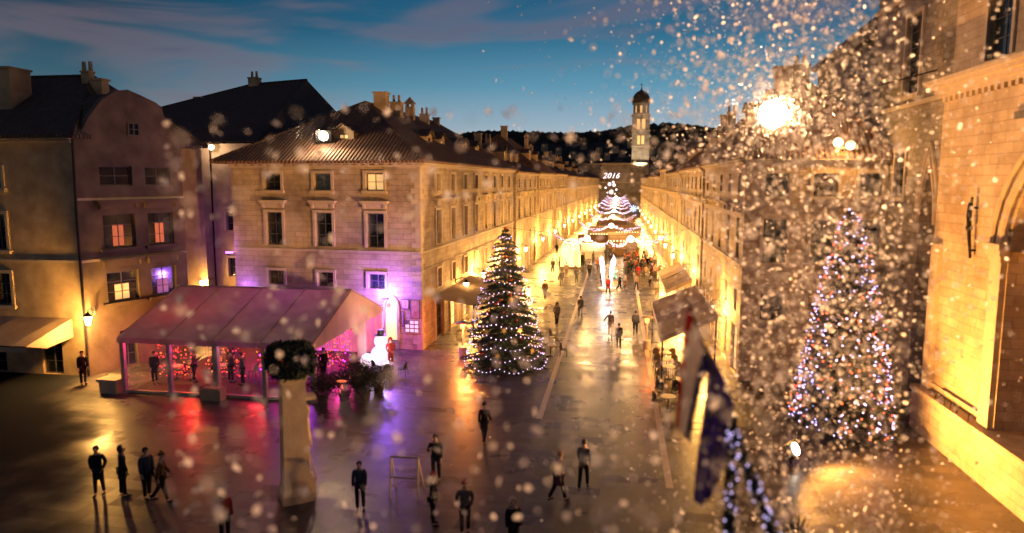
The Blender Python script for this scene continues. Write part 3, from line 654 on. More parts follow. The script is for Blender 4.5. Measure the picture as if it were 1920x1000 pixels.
# ------------------------------------------------------------------ palace at the right edge
def pointed(u0, u1, zs, rise, n=10):
    w = u1 - u0; pts = []
    for i in range(n + 1):
        t = i / n; a = PI / 2 * t; pts.append((u0 + w / 2 * (1 - math.cos(a) ** 1.0) if False else u0 + w / 2 * math.sin(a * 1) ** 1.6, zs + rise * math.sin(a) ** .9))
    return pts + [(u0 + u1 - x, z) for x, z in reversed(pts[:-1])]
def round_arch(u0, u1, zs, n=14):
    c, r = (u0 + u1) / 2, (u1 - u0) / 2; return [(c - r * math.cos(PI * i / n), zs + r * math.sin(PI * i / n)) for i in range(n + 1)]
def arch_panel(mb, O, U, NN, pts, top, depth):
    P = lambda u, z, d=0: Vector(O) + U * u + Z * z - NN * d
    for i in range(len(pts) - 1):
        (a, za), (b, zb) = pts[i], pts[i + 1]
        mb.poly([P(a, za), P(b, zb), P(b, top), P(a, top)]); mb.poly([P(a, za), P(b, zb), P(b, zb, depth), P(a, za, depth)])
def palace():
    O = Vector((13.4, 14.0, 0)); U = Vector((0, 1, 0)); NN = Vector((-1, 0, 0)); W = 18.0   # y 14..32
    root = thing('palace', 'golden lit stone palace with arched loggia at the right edge', 'palace', O)
    w = MB(); P = lambda u, z, d=0: O + U * u + Z * z - NN * d
    # wall below the springing with two arches; pier between u 12.4 and 18
    ops = [(5.6, 12.2, 1.95, 8.4)]
    facade(w, O, U, NN, 12.2, 8.4, ops, 1.0)
    facade(w, O + U * 12.2, U, NN, 5.8, 14.7, [], .3)
    facade(w, O + Z * 0, U, NN, 5.6, 14.7, [], .3, 8.4)
    arch_panel(w, O, U, NN, round_arch(5.6, 12.2, 8.4), 14.7, 1.0)
    for a, b in ((0, 5.6),): pass
    w.poly([P(W, 0), P(W, 0, 12), P(W, 14.7, 12), P(W, 14.7)])
    # loggia inside
    w.poly([P(5, 1.9, 5), P(13, 1.9, 5), P(13, 13, 5), P(5, 13, 5)]); w.poly([P(5, 1.95, 1), P(13, 1.95, 1), P(13, 1.95, 5), P(5, 1.95, 5)]); w.poly([P(5, 12.6, 1.0), P(13, 12.6, 1.0), P(13, 12.6, 5), P(5, 12.6, 5)]); w.poly([P(12.9, 1.9, .9), P(12.9, 1.9, 5), P(12.9, 13, 5), P(12.9, 13, .9)])
    # upper storey
    ops = [(13.6, 15.3, 15.3, 19.0), (5.5, 7.2, 15.3, 19.0), (9.6, 11.3, 15.3, 19)]
    facade(w, P(0, 0, .25), U, NN, W, 24, ops, .3, 14.7)
    w.poly([P(W, 14.7, .25), P(W, 14.7, 12), P(W, 24, 12), P(W, 24, .25)])
    w.build('wall', M['stone2'], root)
    for (a, b, c, d) in ops: window(root, 'dark', b - a, d - c, P((a + b) / 2, c, .25), NN, ('surround',))
    pl = MB()
    pl.frame(O, U, NN, Z, (0, .003, 0), (W + .1, .42, 1.75)); pl.frame(O, U, NN, Z, (0, .003, 1.75), (W + .1, .52, 1.95)); pl.build('plinth', M['stone2'], root)
    pi = MB()
    for u0, u1 in ((12.25, 12.95), (17.1, 17.75)):
        pi.frame(O, U, NN, Z, (u0, .003, 1.952), (u1, .20, 8.2))
    pi.frame(O, U, NN, Z, (12.95, .003, 2.15), (17.1, .06, 2.3)); pi.build('pilaster', M['trim'], root)
    ca = MB()
    for k, (g, h0, h1) in enumerate(((.26, 8.0, 8.2), (.34, 8.2, 8.42), (.42, 8.42, 8.62))): ca.frame(O, U, NN, Z, (12.25 - (g - .2), .004 + k * .001, h0), (12.95 + (g - .2), g, h1))
    ca.build('capital', M['trim'], root)
    ar = MB(); pts = round_arch(5.6, 12.2, 8.42); c = 8.9
    for rr, dd in ((1.06, .16), (1.14, .10), (1.24, .18)):
        ring = [P(c + (u - c) * rr, 8.42 + (z - 8.42) * rr, -dd) for u, z in pts]; ar.tube(ring, .10, 6)
    ar.build('arch_moulding', M['trim'], root)
    cm = MB()
    for z0, z1, d in ((14.25, 14.42, .16), (14.42, 14.62, .3), (14.62, 14.78, .5), (14.78, 14.95, .62)): cm.frame(O, U, NN, Z, (0, .003, z0), (W + d, d, z1))
    for k in range(40): cm.frame(O, U, NN, Z, (k * .45 + .1, .003, 14.05), (k * .45 + .3, .14, 14.249))
    cm.build('cornice', M['trim'], root)
    bar = MB(); bar.frame(O, U, NN, Z, (9.0, .004, 12.9), (12.4, .12, 13.15)); bar.build('ledge', M['frame'], root)
    # iron bracket with its lantern arm on the pier
    b = thing('iron_bracket', 'slim dark iron torch holder fixed to the golden palace pier', 'bracket', (13.3, 28.55, 8.0))
    q = MB(); q.tube([(13.25, 28.5, 7.9), (13.15, 28.52, 8.8), (13.12, 28.55, 9.4), (13.2, 28.6, 10.2)], [.05, .07, .09, .05], 8); q.tube([(13.15, 28.5, 9.0), (13.0, 28.45, 9.5), (13.05, 28.45, 10.0)], .035); q.ball((13.14, 28.53, 9.05), .13, 2); q.build('stem', M['iron'], b)
    q = MB(); q.tube([(13.4, 28.5, 8.2), (13.2, 28.5, 8.2)], .05); q.tube([(13.4, 28.58, 9.8), (13.18, 28.58, 9.8)], .05); q.build('bracket_arm', M['iron'], b)
    r = thing('iron_rail', 'low dark iron rail along the ledge of the golden palace pier', 'rail', (13.2, 28.5, 2.0))
    q = MB(); q.tube([(12.98, 27.0, 2.25), (12.98, 29.9, 2.25)], .045); q.build('top_bar', M['iron'], r)
    for y in (27.1, 28.0, 28.5, 29.0, 29.8): q = MB(); q.tube([(12.98, y, 1.955), (12.98, y, 2.24)], .03); q.build('post', M['iron'], r)
palace()
def clock_house():
    O = Vector((13.7, 32.1, 0)); U = Vector((0, 1, 0)); NN = Vector((-1, 0, 0)); W = 9.2
    root = thing('tall_house', 'tall brown stone house with a dark pointed doorway behind the big lit tree', 'house', O)
    w = MB(); P = lambda u, z, d=0: O + U * u + Z * z - NN * d
    ops = [(.7, 2.3, 1.0, 8.6), (3.3, 5.0, 14.9, 18.6), (6.4, 7.6, 10.0, 12.4), (6.4, 7.6, 4.0, 6.4), (4.2, 5.4, 10, 12.2)]
    facade(w, O, U, NN, .7, 24, [], .3); facade(w, P(2.3, 0), U, NN, W - 2.3, 24, [(a - 2.3, b - 2.3, c, d) for a, b, c, d in ops[1:]], .3)
    facade(w, P(.7, 0), U, NN, 1.6, 1.0, []); arch_panel(w, O, U, NN, pointed(.7, 2.3, 8.6, 3.0), 24, .9)
    for u in (.7, 2.3): w.poly([P(u, 1), P(u, 8.6), P(u, 8.6, .9), P(u, 1, .9)])
    w.poly([P(0, 0), P(0, 0, 8), P(0, 24, 8), P(0, 24)]); w.poly([P(W, 0), P(W, 0, 8), P(W, 24, 8), P(W, 24)]); w.poly([P(0, 24), P(W, 24), P(W, 24, 8), P(0, 24, 8)])
    w.build('wall', M['stone3'], root)
    d = MB(); d.poly([P(.6, 1, .88), P(2.4, 1, .88), P(2.4, 11.8, .88), P(.6, 11.8, .88)]); 
    for u in (1.1, 1.5, 1.9): d.frame(O, U, NN, Z, (u - .03, -.87, 1.0), (u + .03, -.82, 11))
    d.build('door', M['frame'], root)
    for (a, b, c, dd) in ops[1:]: window(root, 'dark', b - a, dd - c, P((a + b) / 2, c), NN, ('surround', 'sill'))
    for k in (1.10, 1.3): m = MB(); m.tube([P(1.5 + (u - 1.5) * k, z + (k - 1) * 3, -.05) for u, z in pointed(.7, 2.3, 8.6, 3.0)], .09); m.build('arch_moulding', M['trim'], root)
    for z in (14.3, 19.6): m = MB(); m.frame(O, U, NN, Z, (0, .003, z), (W, .18, z + .2)); m.build('string_course', M['trim'], root)
clock_house()
def right_back_house():   # dark mass between the row and the tall house
    O = Vector((14.2, 42.5, 0)); U = Vector((1, 0, 0)); NN = Vector((0, -1, 0)); W = 14
    root = thing('church_block', 'dark high block rising behind the right-hand corner house', 'building', O)
    w = MB(); ops = [(1.0, 1.9, 15.0, 17.0), (2.9, 3.8, 15.0, 17), (1.0, 1.9, 10, 12), (3, 3.9, 10, 12)]
    facade(w, O, U, NN, W, 18.8, ops); w.poly([O, O + Vector((0, 12, 0)), O + Vector((0, 12, 18.8)), O + Z * 18.8])
    w.build('wall', M['stone3'], root)
    for (a, b, c, d) in ops: window(root, 'dark', b - a, d - c, O + U * (a + b) / 2 + Z * c, NN, ('surround',))
    r = MB(); roof(r, O, U, Vector((0, 1, 0)), W, 12, 18.9, 23, .4, 4, 4); r.build('roof', M['tile2'], root)
right_back_house()

# ------------------------------------------------------------------ end of the street: city wall and bell tower
def city_wall():
    O = Vector((-16, 256, 0)); root = thing('city_wall', 'brown city wall with a dark gate closing the end of the street', 'wall', O)
    w = MB(); U = Vector((1, 0, 0)); NN = Vector((0, -1, 0)); facade(w, O, U, NN, 13.0, 17.4, []); facade(w, O + U * 16.6, U, NN, 9.5, 17.4, [])
    facade(w, O + U * 13, U, NN, 3.6, 17.4, [], 1, 6.0); arch_panel(w, O, U, NN, round_arch(13, 16.6, 3.4), 6.0, 1.2)
    w.poly([O + Z * 17.4, O + U * 26 + Z * 17.4, O + U * 26 + Vector((0, 4, 17.4)), O + Vector((0, 4, 17.4))])
    w.build('wall', M['stone3'], root)
    for z, d in ((10.2, .25), (16.8, .3)): m = MB(); m.frame(O, U, NN, Z, (0, .003, z), (26, d, z + .4)); m.build('string_course', M['trim'], root)
city_wall()
def bell_tower():
    c = Vector((7.7, 265.2, 0)); root = thing('bell_tower', 'slender stone bell tower with a dark dome and lit belfry', 'tower', c)
    h = 3.15; w = MB()
    def shaft(hh, z0, z1, ops):
        for U, NN in ((Vector((1, 0, 0)), Vector((0, -1, 0))), (Vector((0, 1, 0)), Vector((1, 0, 0))), (Vector((-1, 0, 0)), Vector((0, 1, 0))), (Vector((0, -1, 0)), Vector((-1, 0, 0)))):
            facade(w, c - U * hh + NN * hh, U, NN, 2 * hh, z1, ops, .5, z0)
    shaft(h, 0, 23.4, []); shaft(h - .02, 23.4, 29.1, [(1.9, 2.9, 24.2, 27.4), (3.4, 4.4, 24.2, 27.4)]); shaft(h - .04, 29.1, 35.0, [(1.6, 2.85, 29.6, 33.4), (3.4, 4.65, 29.6, 33.4)])
    w.build('shaft', M['stone3'], root)
    for z in (23.3, 29.0, 34.8): t = MB(); t.box(c.x - h - .25, c.x + h + .25, c.y - h - .25, c.y + h + .25, z, z + .35); t.build('string_course', M['trim'], root)
    o8 = MB(); n = 8
    R = 3.0; ring = lambda r, z: [c + Vector((r * math.cos(PI / 8 + 2 * PI * i / n), r * math.sin(PI / 8 + 2 * PI * i / n), z)) for i in range(n)]
    for i in range(n):
        a, b = ring(R, 0)[i], ring(R, 0)[(i + 1) % n]; U = (b - a).normalized(); NN = Vector((U.y, -U.x, 0)); L = (b - a).length
        facade(o8, a, U, NN, L, 39.0, [(L / 2 - .45, L / 2 + .45, 35.7, 38.2)], .4, 35.15)
    o8.lathe(c, [(3.3, 38.9), (3.35, 39.25), (3.0, 39.3)], 24)
    o8.build('belfry', M['stone3'], root)
    for j, (z, hh, dd) in enumerate(((24.2, 3.2, .25), (29.6, 3.8, .25))):
        g = MB()
        for U, NN in ((Vector((1, 0, 0)), Vector((0, -1, 0))), (Vector((0, -1, 0)), Vector((-1, 0, 0)))):
            for u in ((-.75, .75) if j == 0 else (-.92, .92)): g.poly([c + NN * (h - .4) + U * (u - .6) + Z * z, c + NN * (h - .4) + U * (u + .6) + Z * z, c + NN * (h - .4) + U * (u + .6) + Z * (z + hh), c + NN * (h - .4) + U * (u - .6) + Z * (z + hh)])
        g.build('lit_opening', M['litwin'], root)
    g = MB(); g.lathe(c, [(2.5, 35.4), (2.5, 38.6)], 16); g.build('belfry_light', M['litwin'], root)
    d = MB(); prof = [(3.1, 39.3), (3.15, 40.4), (2.95, 41.4), (2.4, 42.5), (1.6, 43.3), (.7, 43.8), (.35, 44.0), (.28, 44.6), (.12, 44.8)]; d.lathe(c, prof, 24)
    for i in range(12): d.tube([c + Vector((r * 1.01 * math.cos(PI * i / 6), r * 1.01 * math.sin(PI * i / 6), z)) for r, z in prof[:7]], .07, 5)
    d.build('dome', M['tile2'], root, smooth=False)
    f = MB(); f.tube([c + Z * 44.7, c + Z * 46.6], .09); f.ball(c + Z * 45.2, .28, 2); f.box(c.x - .5, c.x + .5, c.y - .06, c.y + .06, 46.0, 46.16); f.ball(c + Z * 45.7, .16, 2); f.build('finial', M['iron'], root)
    b = MB(); b.box(c.x - .6, c.x + .6, c.y - 9, c.y - 8.4, 17.0, 17.5); 
    fl = thing('tower_floodlight', 'small floodlight on the monastery roof below the bell tower', 'floodlight', (7.5, 252.5, 15.6)); q = MB(); q.box(7.1, 7.9, 252.3, 252.7, 15.6, 16.1); q.build('housing', M['iron'], fl)
    lamp(fl, (7.5, 252.6, 16.6), 9000, (1, .78, .5), .3, spot=120, aim=(7.7, 263, 28))
bell_tower()
HH = None
for k, (x, y, z) in enumerate([(-62, 470, 31), (-52, 486, 36), (-48, 460, 27), (-41, 476, 33), (-36, 500, 40), (-30, 470, 30), (-24, 488, 37), (-18, 462, 28), (-14, 478, 33), (-8, 465, 29), (-3, 480, 34), (2, 470, 31), (8, 492, 38), (22, 476, 33), (27, 468, 30), (34, 484, 34), (-70, 482, 34), (-82, 476, 33)]):
    z -= 1.5
    if HH is None:
        r = thing('hillside_house', 'tiny house with one lit window on the dark wooded hillside', 'house', (0, 0, 0), 0, 'houses on the far hillside')
        q = MB(); q.box(-3.2, 3.2, 0, 5, -5, 3.4); q.build('wall', M['plaster'], r, local=True)
        q = MB(); roof(q, (-3.2, 0, 0), (1, 0, 0), (0, 1, 0), 6.4, 5, 3.4, 5.2, .3, 1.5, 1.5); q.build('roof', M['tile2'], r, local=True)
        q = MB(); q.box(-.35, .35, -.06, .02, 1.0, 1.8); q.build('lit_window', M['litwin'], r, local=True)
        HH = r; r.location = (x, y, z)
    else: dup(HH, (x, y, z), random.uniform(-.4, .4), scale=(.6, .6, .6))

# ------------------------------------------------------------------ lamps along the street
def make_lantern():
    r = thing('wall_lantern', 'l', 'street lamp', (0, 0, 0), 0, 'lanterns along the street fronts')
    q = MB(); q.tube([(0, .82, .35), (0, .4, .55), (0, .1, .52), (0, 0, .38)], .03); q.box(-.1, .1, .78, .84, .1, .6); q.tube([(0, .8, .12), (0, .35, .5)], .02); q.build('bracket', M['iron'], r, local=True)
    q = MB(); q.lathe((0, 0, 0), [(.11, -.30), (.22, .18), (.20, .20)], 6); q.build('lamp_glass', M['lampglow'], r, local=True)
    q = MB(); q.lathe((0, 0, 0), [(.27, .2), (.10, .34), (.04, .40)], 6); q.build('lamp_cap', M['iron'], r, local=True); q = MB(); q.lathe((0, 0, 0), [(.05, -.36), (.13, -.30)], 6); q.build('lamp_base', M['iron'], r, local=True)
    return r
LAN = make_lantern(); lused = False
LLP = 7600.0
def place_lantern(loc, rot, label, watt=LLP, col=WARM):
    global lused
    if not lused: o = LAN; o.location = loc; o.rotation_euler = (0, 0, rot); o['label'] = label; lused = True
    else: o = dup(LAN, loc, rot, label)
    ORG[o.name] = Vector((0, 0, 0)); lamp(o, (0, 0, -.05), watt, col, .22, local=True); return o
ly = [50.5, 56.5, 66.5, 79, 93.5, 108, 122, 138, 154, 171, 189, 208, 230]
for i, y in enumerate(ly):
    lab = ['glowing lantern on the long corner house, just beyond its quoins', 'glowing lantern on the corner house, behind the left tree', 'glowing lantern on the corner house above its last shop doors', 'glowing lantern on the narrow house past the corner house'][i] if i < 4 else 'small glowing lantern on the far house fronts, left side of the street'
    place_lantern((lx(y) + .84, y, 3.05), -PI / 2 if False else PI / 2 + AL * -1, lab)
ry = [43.6, 62.0, 74.0, 86, 98, 110, 122.5, 136, 151, 168, 187, 208]
for i, y in enumerate(ry):
    lab = ['bright lantern on the right-hand corner house, below the awnings beside the flag', 'bright lantern on the right-hand house with the broad roof', 'bright lantern above the far right awning'][i] if i < 3 else 'small glowing lantern on the far house fronts, right side of the street'
    place_lantern((6.6 - .84, y, 3.05 if i else 3.0), -PI / 2, lab)
place_lantern((-28.25, 33.0, 3.35), .35, 'amber wall lantern on the corner of the plaster house above the terrace', 1900, AMBER)

def floodlight(name, label, pos, aim, size, watt, col, spot, glow, post=None):
    r = thing(name, label, 'floodlight', pos); p = Vector(pos); d = (Vector(aim) - p).normalized(); a = d.cross(Z).normalized(); b = a.cross(d)
    q = MB(); q.frame(p, a, b, d, (-size, -size * .7, -.25), (size, size * .7, -.01)); 
    q.build('housing', M['iron'], r)
    if size > .5:
        q = MB(); q.cyl(p - d * .005, p + d * .1, size * 1.12, size * 1.0, 24); q.build('lens', glow, r)
    else: q = MB(); q.cyl(p - d * .005, p + d * .03, size * .62, size * .6, 20); q.build('lens', glow, r)
    if post:
        q = MB(); q.tube([p - d * .2] + [Vector(x) for x in post], .05, 8); q.build('bracket', M['iron'], r)
    lamp(r, p + d * .3, watt, col, size * .8, spot=spot, aim=p + d * 5, blend=.5)
    return r
FR = (6.35, 31.0, 13.6)
floodlight('floodlight', 'large dazzling floodlight hung high between the palace and the right-hand houses', FR, (6.6, 0, 12.0), .52, 30000, (1, .55, .26), 90, M['floodglow'])
w = MB(); w.tube([(13.6, 33.4, 15.6), (10, 32.2, 14.6), (6.4, 31.1, 14.2)], .03); w.tube([(6.4, 31.1, 14.2), (6.6, 34.5, 14.0), (6.8, 38.1, 13.9 - 1.9)], .03); w.tube([(6.4, 31.1, 14.2), (6.37, 31.05, 13.7)], .04)
tag(w.build('span_wire', M['iron']), 'thin wire holding the dazzling floodlight', 'wire')
floodlight('floodlight', 'round floodlight glaring on the tiled roof edge of the corner house', wallP(6.55, 13.75, -.9), (-10, 10, 6), .5, 1600, (1, .66, .36), 150, M['floodglow'], [wallP(6.55, 12.6, -1.3)])
floodlight('floodlight', 'low floodlight standing on the paving aimed at the palace wall', (6.9, 26.9, .6), (13.4, 22.5, 4.5), .40, 9500, (1, .42, .08), 160, M['floodglow'], [(6.75, 26.9, .02)])
GF = bpy.context.scene.objects['floodlight.002']; lamp(GF, (6.7, 27.1, .8), 45000, (1, .50, .17), .3, spot=42, aim=(-11.5, 41, 7), blend=.9); lamp(GF, (6.5, 26.6, .8), 14000, (1, .50, .18), .3, spot=24, aim=(-10.7, 21.3, 3.2), blend=.8)  # added fill heads, brighten the pub front and the stone column
lamp(GF, (7.2, 26.8, .9), 7200, (1, .40, .075), .3, spot=110, aim=(13.4, 27.0, 7.5), blend=.7)
lamp(bpy.context.scene.objects['floodlight'], (5.9, 31.3, 13.5), 9000, (1, .45, .15), .4, spot=40, aim=(-17, 43, 6), blend=.9)  # added head in the high floodlight, fills the pub front
lamp(bpy.context.scene.objects['floodlight'], (6.3, 30.4, 13.55), 1500, (1, .48, .18), .3); lamp(bpy.context.scene.objects['floodlight.001'], wallP(6.55, 13.85, -.2), 260, (1, .7, .42), .15)  # added point lights, brighten the halo flakes round both floodlights
lamps_far = [((11.2, 38.0, 12.85), 'small pair of lamps high on the right-hand corner house')]
r = thing('wall_lamp', 'small twin lamp high on the right-hand corner house gable', 'lamp', (11.3, 37.9, 12.6)); q = MB(); q.tube([(11.3, 38.2, 12.3), (11.3, 37.8, 12.5)], .05); q.box(10.8, 11.8, 37.7, 37.8, 12.42, 12.52); q.build('bracket', M['iron'], r)
q = MB(); q.ball((10.95, 37.7, 12.75), .24, 2); q.ball((11.55, 37.7, 12.6), .24, 2); q.build('lamp_glass', M['lampglow'], r); lamp(r, (11.2, 37.3, 12.6), 500, WARM, .2)
r = thing('alley_lamp', 'small white lamp high on the alley wall beside the drainpipe', 'lamp', (-29.0, 46.9, 13.2)); q = MB(); q.tube([(-29.1, 47.1, 13.3), (-29.0, 46.8, 13.5), (-29.0, 46.7, 13.4)], .03); q.build('bracket', M['iron'], r)
q = MB(); q.ball((-29.0, 46.7, 13.22), .2, 2); q.build('lamp_glass', M['lampglow'], r); lamp(r, (-29, 46.2, 13.2), 130, (1, .7, .5), .1)
r = thing('alley_lantern', 'amber lantern deep in the alley behind the marquee', 'lamp', (-29.6, 45.6, 3.3)); q = MB(); q.tube([(-29.6, 47.1, 3.6), (-29.6, 45.7, 3.7)], .03); q.build('bracket', M['iron'], r); q = MB(); q.lathe((-29.6, 45.6, 3.2), [(.1, 0), (.2, .4), (.05, .5)], 6); q.build('lamp_glass', M['lampglow'], r); lamp(r, (-29.4, 45.4, 3.4), 700, AMBER, .2)

# ------------------------------------------------------------------ marquee
def marquee():
    x0, x1, ya, yr, yb, ze, zr = -24.9, -14.6, 31.25, 36.2, 41.0, 2.95, 4.8
    root = thing('marquee', 'large cream party marquee with clear walls glowing red and magenta inside', 'marquee', ((x0 + x1) / 2, 36, 0))
    c = MB(); n = 20
    for side in (ya, yb):
        for i in range(n):
            a, b = x0 - .1 + (x1 - x0 + .2) * i / n, x0 - .1 + (x1 - x0 + .2) * (i + 1) / n
            sg = lambda x, t: -.15 * math.sin(PI * t) * abs(math.sin(PI * (x - x0) / 2.56))
            for j in range(6):
                t0, t1 = j / 6, (j + 1) / 6; yy = lambda t: side + (yr - side) * t - (0.25 * (1 - t) if side == ya else -.25 * (1 - t))
                zz = lambda x, t: ze + (zr - ze) * t + sg(x, t)
                c.poly([(a, yy(t0), zz(a, t0)), (b, yy(t0), zz(b, t0)), (b, yy(t1), zz(b, t1)), (a, yy(t1), zz(a, t1))])
    c.build('roof_canvas', M['canvas'], root, smooth=True)
    for y, s in ((ya - .26, -1), (yb + .26, 1)):
        v = MB()
        for i in range(40):
            a, b = x0 - .1 + (x1 - x0 + .2) * i / 40, x0 - .1 + (x1 - x0 + .2) * (i + 1) / 40
            v.poly([(a, y, ze), (b, y, ze), (b, y + .02 * s * (i % 2), ze - .27), (a, y + .02 * s * ((i + 1) % 2), ze - .27)])
        v.build('valance', M['canvas'], root)
    for x, nm in ((x0 - .09, 0), (x1 + .09, 0)):
        g = MB(); m = 14
        for i in range(m):
            t0, t1 = i / m, (i + 1) / m
            Y = lambda t: ya - .2 + (yb - ya + .4) * t
            T = lambda t: ze + (zr - ze) * (1 - abs(2 * t - 1)) - .015
            Bm = lambda t: ze - .28
            w = .03 * math.sin(9 * t0)
            g.poly([(x + w, Y(t0), Bm(t0)), (x + .03 * math.sin(9 * t1), Y(t1), Bm(t1)), (x, Y(t1), T(t1)), (x, Y(t0), T(t0))])
        g.build('gable_canvas', M['canvas'], root)
    s = MB()
    for k in range(5):
        x = x0 + (x1 - x0) * k / 4; s.tube([(x, ya - .22, ze + .06), (x, yr, zr + .05), (x, yb + .22, ze + .06)], .035, 6)
    s.tube([(x0 - .1, yr, zr + .03), (x1 + .1, yr, zr + .03)], .05, 6); s.build('roof_seam', M['canvas'], root)
    for k in range(5):
        x = x0 + (x1 - x0) * k / 4
        for y in (ya, yb):
            p = MB(); w = .13 if k == 2 else .10; p.box(x - w, x + w, y - w, y + w, 0, ze - .02); p.box(x - .2, x + .2, y - .2, y + .2, 0, .03); p.build('post', M['alu'], root)
    r = MB()
    r.box(x0 + .1, x1 - .1, ya - .06, ya + .06, .02, .16); r.build('base_rail', M['alu'], root)
    for k in range(4):
        a, b = x0 + (x1 - x0) * k / 4 + .14, x0 + (x1 - x0) * (k + 1) / 4 - .14
        if k == 3: continue
        f = MB(); q = 8
        for i in range(q):
            u0, u1 = a + (b - a) * i / q, a + (b - a) * (i + 1) / q
            f.poly([(u0, ya + .03 * math.sin(i * 1.7), .16), (u1, ya + .03 * math.sin((i + 1) * 1.7), .16), (u1, ya + .03 * math.sin((i + 1) * 1.7 + .6), ze - .1), (u0, ya + .03 * math.sin(i * 1.7 + .6), ze - .1)])
        f.build('clear_panel', M['film'], root)
    bk = MB(); q = 40
    for i in range(q):
        u0, u1 = x0 + .12 + (x1 - x0 - .24) * i / q, x0 + .12 + (x1 - x0 - .24) * (i + 1) / q; w = lambda k: .07 * (k % 2)
        bk.poly([(u0, yb - .02 - w(i), .05), (u1, yb - .02 - w(i + 1), .05), (u1, yb - .02 - w(i + 1), ze), (u0, yb - .02 - w(i), ze)])
    bk.build('added_backdrop', M['canvas'], root)  # added backdrop, catches the red lamp light to redden the inside
    cu = MB(); q = 16
    for i in range(q):
        y = 37.0 + 1.3 * i / q; y2 = 37.0 + 1.3 * (i + 1) / q; w = lambda k: .09 * (k % 2)
        cu.poly([(x1 + w(i), y, .05), (x1 + w(i + 1), y2, .05), (x1 + w(i + 1), y2, 2.75), (x1 + w(i), y, 2.75)])
    cu.build('curtain', M['canvas'], root)
    fl = MB(); fl.box(x0 + .15, x1 - .15, ya + .15, yb - .15, .02, .10); fl.build('deck', M['carpet'], root)
    wt = MB(); wt.box(-20.3, -19.2, 30.55, 31.1, .0, .55); wt.box(-20.2, -19.3, 30.6, 31.05, .55, .62)
    tag(wt.build('ballast_block', M['plaster']), 'pale concrete ballast block at the front post of the marquee', 'block')
    # lamps hanging inside
    for i, (x, y, z, m, col, wt_, lab) in enumerate(((-23.4, 34.5, 2.2, 'redtube', (1, .035, .02), 430, 'red glowing bar lamp at the left end inside the marquee'), (-20.8, 37.0, 2.3, 'redtube', (1, .03, .03), 400, 'red glowing bar lamp in the middle of the marquee'),
              (-18.5, 37.5, 2.2, 'purpletube', (.6, .08, 1), 620, 'violet glowing bar lamp in the middle of the marquee'), (-15.9, 38.0, 2.1, 'redtube', (1, .03, .30), 560, 'pink red glowing bar lamp at the open end of the marquee'), (-23.6, 39.2, 1.8, 'heater', (1, .16, .03), 330, 'orange glowing heater at the back left of the marquee'))):
        r = thing('bar_lamp', lab, 'lamp', (x, y, z)); q = MB(); q.box(x - .55, x + .55, y - .04, y + .04, z - .05, z + .05); q.build('tube', M[m], r)
        q = MB(); q.box(x - .6, x + .6, y - .06, y + .06, z + .052, z + .12); q.tube([(x - .4, y, z + .12), (x - .4, y, z + .6)], .015); q.tube([(x + .4, y, z + .12), (x + .4, y, z + .6)], .015); q.build('housing', M['iron'], r)
        lamp(r, (x, y - .1, z - .12), wt_, col, .2)
marquee()
for i, (x, y, lab) in enumerate(((-23.5, 33.4, 'added curtain of tiny red lights at the left end inside the marquee'), (-20.9, 33.9, 'added curtain of tiny red lights behind the second marquee bay'), (-18.3, 34.6, 'added curtain of tiny red and violet lights behind the third marquee bay'), (-15.9, 36.4, 'added curtain of tiny pink lights at the open end of the marquee'))):
    r = thing('added_light_curtain', lab, 'light curtain', (x, y, 2.6)); q = MB(); q.tube([(x - 1.15, y, 2.62), (x + 1.15, y, 2.62)], .02, 4)
    for k in range(16): q.tube([(x - 1.1 + k * .147, y, 2.62), (x - 1.1 + k * .147, y, .35)], .006, 3)
    q.build('wire', M['iron'], r); q = MB()
    for k in range(16):
        for z in range(11):
            if random.random() < .60: q.ball((x - 1.1 + k * .147 + random.uniform(-.03, .03), y - .02, .45 + z * .195 + random.uniform(-.12, .12)), random.uniform(.025, .06), 1, random.choice([0, 0, 1] if i < 2 else [0, 1, 2]))
    q.build('bulbs', [M['redtube'], M['added_amberbulb'], M['added_purplebulb']], r)  # added bulb strands that give the marquee inside its red highlights
blk = MB(); blk.box(-26.1, -25.15, 30.9, 31.75, 0, .62); blk.box(-26.2, -25.05, 30.82, 31.83, .62, .75)
tag(blk.build('stone_bench', M['trim']), 'pale stone block bench lit yellow at the left end of the marquee', 'bench')

